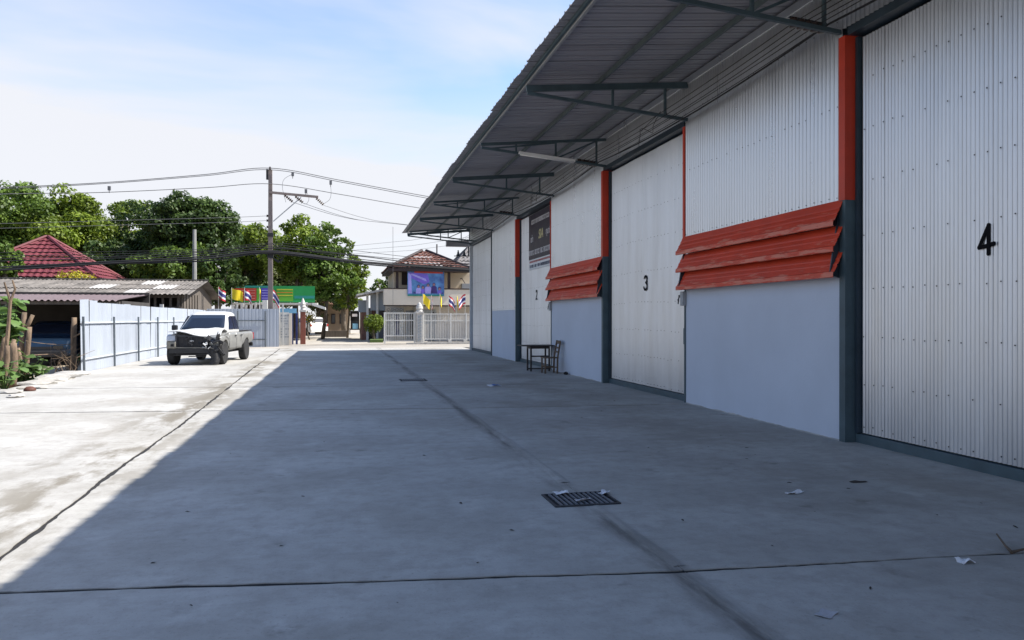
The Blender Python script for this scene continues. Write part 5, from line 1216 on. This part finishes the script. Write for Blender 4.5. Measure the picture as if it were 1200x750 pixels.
# concrete balusters seen above the street fence
PW = FY1 + 7.5
t = thing('wall', 'low white openwork wall seen above the street fence', 'wall', (X(290, PW), PW, 0))
put('base', MB().box(X(262, PW), X(318, PW), PW, PW + .2, -.05, atY(290, 365, PW).z), 'stone_white', t)
for k in range(8): put('block', MB().box(X(271 + 5.4 * k, PW), X(271 + 5.4 * k + (2.2 if k % 2 else 3.4), PW), PW + .02, PW + .18, atY(290, 365, PW).z + .002, atY(290, 357.5 - (k % 3), PW).z), 'stone_white', t)
put('pier', MB().box(X(307.5, PW), X(313.5, PW), PW - .1, PW + .3, -.05, atY(290, 351.5, PW).z), 'gate_white', t)
# green signboard with its shelter
SGY = 56.5
t = thing('billboard', 'long green billboard with red and purple text panels on a shelter', 'billboard', (X(318, SGY), SGY, 0))
def S(px, py): return atY(px, py, SGY)
def spanel(pa, qa, pb2, qb, d, m, nm='panel'):
    a, b = S(pa, qa), S(pb2, qb); put(nm, MB().box(a.x, b.x, SGY - .01 * d - .008, SGY - .01 * d, b.z, a.z), m, t)
spanel(271.5, 334.5, 369, 354.5, 0, 'sign_green'); spanel(271.7, 334.6, 314, 337.2, 1, 'sign_teal', 'stripe')
spanel(272, 337.6, 300.5, 352.5, 1, 'sign_red'); spanel(306, 337.6, 314.5, 352, 1, 'sign_purple'); spanel(324, 338.2, 343.5, 353, 1, 'sign_green_light'); spanel(345, 346.5, 368.5, 350, 1, 'sign_teal', 'stripe'); spanel(301.2, 338, 305.5, 353, 1, 'sign_green_light', 'stripe')
for k in range(4): spanel(275, 340 + 3.1 * k, 299, 340.7 + 3.1 * k, 2, 'sign_pink', 'text_line'); spanel(306.8, 340 + 3 * k, 313.8, 340.7 + 3 * k, 2, 'sign_lilac', 'text_line')
for k in range(3): spanel(324.5, 339 + 3.4 * k, 343, 339.9 + 3.4 * k, 2, 'sign_yellow' if k != 1 else 'lamp_orange', 'text_line')
put('shelter_roof', MB().box(S(270, 355).x, S(372, 355).x, SGY - .3, SGY + 4, S(320, 357).z, S(320, 355).z), 'house_grey', t)
a = S(366, 355); put('roof_flap', MB().add([(a.x, SGY - .5, a.z), (a.x + .9, SGY - .5, a.z - .30), (a.x + .9, SGY + 3, a.z - .30), (a.x, SGY + 3, a.z), (a.x, SGY - .5, a.z - .18), (a.x + .9, SGY - .5, a.z - .48), (a.x + .9, SGY + 3, a.z - .48), (a.x, SGY + 3, a.z - .18)], [(0, 1, 2, 3), (4, 7, 6, 5), (0, 4, 5, 1), (1, 5, 6, 2), (2, 6, 7, 3), (3, 7, 4, 0)]), 'gate_white', t)
for px in (276, 300, 331): put('post', MB().box(S(px, 357).x - .08, S(px, 357).x + .08, SGY + .1, SGY + .26, -.05, S(px, 357).z), 'house_slate', t)
put('back_wall', MB().box(S(271, 357).x, S(322, 357).x, SGY + 3.8, SGY + 3.9, -.05, S(320, 357).z), 'shed_wood', t)

# flags on their sticks
def flag(px, py_top, Y, kind, lean, droop, lbl, zb=None, seed=0, wd=.75, hg=.62):
    top = atY(px, py_top, Y); base_z = zb if zb is not None else 0.0
    t = thing('flag', lbl, 'flag', (top.x, Y, base_z), group='yellow flags' if kind == 'y' else 'striped flags')
    put('stick', MB().tube([(top.x, Y, base_z), tuple(top)], .016, 5), 'gate_white', t)
    mb = MB(); nu, nv = 10, 6; k0 = 0
    def fn(u, v):
        return (top.x + .02 + lean * wd * u * (1 - .12 * droop), Y - .05 + .09 * math.sin(u * 5 + seed + v) * u, top.z - .04 - hg * v - droop * wd * u * (.35 + .3 * u) + .03 * math.sin(u * 6 + seed))
    mb.grid(nu, nv, fn)
    mb.m = []
    for i in range(nu):
        for j in range(nv): mb.m.append(0 if kind == 'y' else (0, 1, 2, 2, 1, 0)[j])
    o = link('cloth', mb.mesh('cloth', ['flag_yellow'] if kind == 'y' else ['flag_red', 'flag_white', 'flag_blue'], True, recalc=False), t); 
    return t
FF = FY1 + 3.6
flag(242, 336, FF, 'y', -.15, 1.2, 'limp yellow flag hanging beside the shed roof end', seed=1, wd=.5)
flag(256, 336, FF, 's', .55, .6, 'red white and blue flag next to the limp yellow flag by the shed', seed=2)
flag(271.5, 337, FF, 'y', .80, .45, 'wide open yellow flag before the red billboard panel', seed=3, wd=.8)
flag(286.5, 337, FF, 's', .55, .75, 'red white and blue flag before the red billboard panel', seed=4)
flag(304, 336.5, FF, 'y', .18, 1.1, 'limp yellow flag before the purple billboard panel', seed=5, wd=.5)
flag(318.5, 338, FF - 1.5, 's', .6, 1.0, 'red white and blue flag drooping beside the utility pole', seed=6)
FG = GY + .35
flag(495.5, 344, FG, 'y', .62, .8, 'yellow flag flying beside the carved white pillar', seed=7, wd=.75)
flag(505.5, 346, FG, 's', .12, 1.2, 'limp striped flag hanging between two yellow flags', seed=8, wd=.5)
flag(515.5, 343.5, FG, 'y', .22, 1.1, 'limp yellow flag hanging below the printed banner', seed=9, wd=.55)
flag(525.5, 345, FG, 's', .55, .9, 'striped flag spread below the corner of the printed banner', seed=10, wd=.8)
flag(535, 344, FG, 'y', .15, 1.2, 'limp yellow flag between two spread striped flags', seed=11, wd=.6)
flag(545, 343.5, FG, 's', -.6, .8, 'striped flag spread towards the yellow one beside the warehouse end', seed=12, wd=.8)
# posters behind the gate
pt = thing('poster', 'pale blue poster of figures standing behind the steel gate', 'poster', (X(467, HY + 1.2), HY + 1.2, 0)); Y_ = HY + 1.2
put('board', MB().box(X(458, Y_), X(473, Y_), Y_, Y_ + .04, .35, 2.3), 'house_slate', pt)
for k, px in enumerate((461, 465.5, 470)): 
    put('figure', MB().prism([(X(px, Y_) - .16, .4), (X(px, Y_) + .16, .4), (X(px, Y_) + .2, 1.5), (X(px, Y_) + .07, 1.62), (X(px, Y_) + .08, 1.85), (X(px, Y_) - .08, 1.85), (X(px, Y_) - .07, 1.62), (X(px, Y_) - .2, 1.5)], 'y', Y_ - .006, Y_ - .001), 'gate_white' if k % 2 == 0 else 'navy', pt)
# round clipped bush on its grass bed
tag(put('grass_bed', MB().prism([(X(432, 52.3), 50.3), (X(449, 50.3), 50.3), (X(449, 53.6), 53.6), (X(434, 53.6), 53.6)], 'z', -.06, .16), 'grass'), kind='structure')

# cart under the trees
cy_ = gnd(415, 391).y; cx_ = X(416, cy_)
t = thing('food_cart', 'dark covered cart with a pale blue box under the tree', 'cart', (cx_, cy_, 0))
put('frame', MB().box(cx_ - .45, cx_ + .45, cy_ - .1, cy_ + 1.3, .38, .46), 'plastic_black', t)
put('box', MB().box(cx_ - .25, cx_ + .28, cy_ - .05, cy_ + .5, .461, 1.0), 'light_blue', t, bev=.03)
put('body', MB().box(cx_ - .42, cx_ + .42, cy_ + .52, cy_ + 1.25, .461, 1.3), 'plastic_black', t)
put('canopy', MB().box(cx_ - .6, cx_ + .6, cy_ - .2, cy_ + 1.4, 2.2, 2.32), 'cable_black', t)
for a, b in ((-.42, -.08), (.38, -.08), (-.42, 1.26), (.38, 1.26)): put('canopy_post', MB().box(cx_ + a, cx_ + a + .05, cy_ + b, cy_ + b + .05, .46, 2.2), 'cable_black', t)
put('plate', MB().box(cx_ - .28, cx_ + .22, cy_ - .13, cy_ - .10, 1.72, 2.0), 'paper', t)
put('back_panel', MB().box(cx_ - .44, cx_ + .44, cy_ + 1.27, cy_ + 1.3, 1.3, 2.2), 'cable_black', t)
for a in (-.5, .5): put('wheel', MB().lathe([(.05, -.04), (.28, -.04), (.30, 0), (.28, .04), (.05, .04)], 14, (cx_ + a, cy_ + .3, .28), axis='x'), 'tyre', t)
# tan house far down the drive
t = thing('house', 'low tan house far down the driveway behind the trees', 'house', (X(385, 78), 80, 0))
put('wall', MB().box(X(372, 78), X(409, 78), 78, 84, -.05, Z(357, 78)), 'tan_wall', t)
put('roof', MB().prism([(77, Z(357, 78)), (84.6, Z(357, 78)), (81, Z(346, 78))], 'x', X(368, 78), X(412, 78)), 'house_brown', t)
for px in (379, 388, 398): wn = put('window', MB().box(X(px, 78), X(px + 5, 78), 77.93, 77.998, 1.0, 2.0), 'eave_dark', t); put('pane', MB().box(X(px + .6, 78), X(px + 4.4, 78), 77.91, 77.929, 1.1, 1.9), 'glass_dark', wn)
tag(to_ground(put('planter', MB().box(X(380, 66), X(408, 66), 66, 66.6, -.05, .5), 'shed_wood')), 'long low brown planter before the tan house', 'planter')

# ================================================================== TREES
def tree(name, label, px, top, bot, half, Y, leafm, seed, base_px=None, n_clump=90, per=85, leaf=.30, trunk=.22, grp='trees across the street', rough=1.0):
    rn = random.Random(seed); c = atY(px, (top + bot) / 2, Y); zt, zb = atY(px, top, Y).z, max(0.4, atY(px, bot, Y).z); hw = half / F * Y * 1.15
    bx2 = atY(base_px if base_px else px, 373, Y).x
    t = thing(name, label, 'tree', (bx2, Y, 0), group=grp)
    cz = (zt + zb) / 2; hz_ = (zt - zb) / 2
    tk = MB(); top_p = Vector((c.x, Y, cz + hz_ * .2)); b = Vector((bx2, Y, -.08))
    tk.tube([b, b.lerp(top_p, .35) + Vector((rn.uniform(-.2, .2), 0, 0)), b.lerp(top_p, .7) + Vector((rn.uniform(-.2, .2), 0, 0)), top_p], [trunk * 1.2, trunk, trunk * .75, trunk * .35], 8)
    cl = []
    lob = [(Vector((rn.uniform(-.45, .45) * hw, rn.uniform(-.45, .45) * hw, rn.uniform(-.35, .4) * hz_)), rn.uniform(.5, .72)) for _ in range(6)] + [(Vector((0, 0, hz_ * .22)), .78)]
    for k in range(n_clump):
        lo_, s = rn.choice(lob)
        d = Vector((rn.gauss(0, 1), rn.gauss(0, 1), rn.gauss(.15, 1))).normalized(); rr = rn.uniform(.62, 1.0) ** .5
        p = Vector((c.x, Y, cz)) + lo_ + Vector((d.x * hw * s, d.y * hw * s, d.z * hz_ * s)) * rr
        p.z = max(p.z, zb * .8 + .2)
        cl.append((p, rn.uniform(.42, .85) * max(.5, min(1.15, hw / 3.0))))
    for k in range(9):
        p, r = cl[rn.randrange(len(cl))]; s = b.lerp(top_p, rn.uniform(.4, .9)); tk.tube([s, s.lerp(p, .5) + Vector((0, 0, .2)), p], [trunk * .4, trunk * .25, .03], 6)
    put('trunk', tk, 'trunk_bark', t, smooth=True)
    mb = MB(); V = mb.v; Fc = mb.f; Mt = mb.m
    for p, r in cl:
        m_ = int(per * 2.1 * (r / .7) ** 2 * rn.uniform(.75, 1.15)); sq = rn.uniform(.65, .9)
        for q in range(m_):
            d = Vector((rn.gauss(0, 1), rn.gauss(0, 1), rn.gauss(.25, 1))).normalized(); pos = p + Vector((d.x, d.y, d.z * sq)) * r * rn.uniform(.6, 1.08) ** 1
            nrm = (d + Vector((rn.gauss(0, .5), rn.gauss(0, .5), rn.gauss(.25, .5)))).normalized()
            a = nrm.orthogonal().normalized(); a = Matrix.Rotation(rn.uniform(0, 6.28), 3, nrm) @ a; e = nrm.cross(a)
            l_ = leaf * rn.uniform(.55, 1.15); w_ = l_ * rn.uniform(.5, .75); k = len(V)
            V.extend((tuple(pos - a * l_ * .5), tuple(pos + e * w_ * .5 - nrm * w_ * .15), tuple(pos + a * l_ * .5 - nrm * l_ * .2), tuple(pos - e * w_ * .5 - nrm * w_ * .15)))
            Fc.append((k, k + 1, k + 2, k + 3)); Mt.append(0)
    put('crown', mb, leafm, t, recalc=False)
    return t
tree('broad_tree', 'tall dark green tree overtopping the others left of the red roof', 12, 221, 335, 52, 62, 'leaf_mid', 11, n_clump=130)
tree('broad_tree', 'tall lighter green tree rising right behind the red roof peak', 72, 225, 330, 46, 60, 'leaf_bright', 12, n_clump=120)
tree('broad_tree', 'mid green tree over the long slope of the red roof', 122, 238, 330, 50, 64, 'leaf_bright', 13, n_clump=110)
tree('broad_tree', 'dark green tree behind the plain grey pole', 178, 237, 335, 40, 61, 'leaf_dark', 14, n_clump=120)
tree('broad_tree', 'dense near black green tree right of the plain grey pole', 226, 234, 335, 44, 58, 'leaf_dark', 15, n_clump=140)
tree('broad_tree', 'dark tree standing over the striped flag by the shed', 256, 282, 360, 24, 54, 'leaf_dark', 16, n_clump=80)
tree('broad_tree', 'bright green tree peeping over the crowns left of the utility pole', 288, 263, 335, 34, 66, 'leaf_bright', 17, n_clump=90)
tree('broad_tree', 'bright yellow green tree right of the utility pole', 348, 259, 345, 36, 62, 'leaf_bright', 18, n_clump=110)
tree('broad_tree', 'green tree with a bare trunk beside the white car', 386, 262, 362, 30, 60, 'leaf_mid', 19, base_px=378, n_clump=120, trunk=.13)
tree('broad_tree', 'loose leaved tree at the end of the row near the annex', 407, 282, 366, 19, 63, 'leaf_bright', 20, n_clump=90, trunk=.08)
tree('broad_tree', 'dull olive tree filling the gap above the green billboard', 325, 296, 362, 48, 70, 'leaf_olive', 21, n_clump=120)
tree('broad_tree', 'mid green tree under the dark crowns behind the shed', 195, 288, 350, 40, 55, 'leaf_mid', 22, n_clump=100)
tree('broad_tree', 'shadowy tree low behind the red roof eave', 140, 282, 345, 34, 58, 'leaf_dark', 23, n_clump=90)
tree('broad_tree', 'small bright tree at the corner of the old shed roof', 4, 284, 335, 15, 46, 'leaf_mid', 24, n_clump=50)
tree('broad_tree', 'small far tree showing under the eave of the cream house', 452, 322, 350, 14, 76, 'leaf_mid', 25, n_clump=40)
tree('broad_tree', 'dark olive tree low behind the billboard and its shelter', 285, 305, 365, 34, 68, 'leaf_dark', 26, n_clump=80)
tree('broad_tree', 'shaded tree standing over the white car', 372, 310, 372, 26, 78, 'leaf_olive', 27, n_clump=80)
tree('broad_tree', 'shaded green tree behind the dark covered cart', 404, 318, 366, 18, 74, 'leaf_dark', 28, n_clump=60)
tree('clipped_bush', 'round clipped yellow green bush before the annex', 438, 370, 392, 9.5, 52.0, 'leaf_bright', 29, n_clump=60, per=190, leaf=.14, trunk=.07, grp='clipped bushes')
tree('flower_shrub', 'yellow flowering shrub on the ridge line of the old shed', 90, 321, 331, 17, 46.5, 'leaf_yellow', 30, n_clump=26, per=60, leaf=.16, trunk=.05, grp='flowering shrubs')
tree('flower_shrub', 'small yellow flowered shrub above the white car', 363, 366, 379, 8, 58, 'leaf_yellow', 31, n_clump=18, per=50, leaf=.14, trunk=.05, grp='flowering shrubs')
tree('broad_tree', 'green tree continuing the row past the tall dark green one', -60, 226, 335, 44, 62, 'leaf_mid', 41, n_clump=110)
tree('broad_tree', 'bright tree at the far end of the row beyond the old shed', -135, 238, 335, 42, 60, 'leaf_bright', 42, n_clump=110)
tree('broad_tree', 'dark tree past the bright one at the far end of the row', -215, 232, 338, 46, 61, 'leaf_dark', 43, n_clump=110)
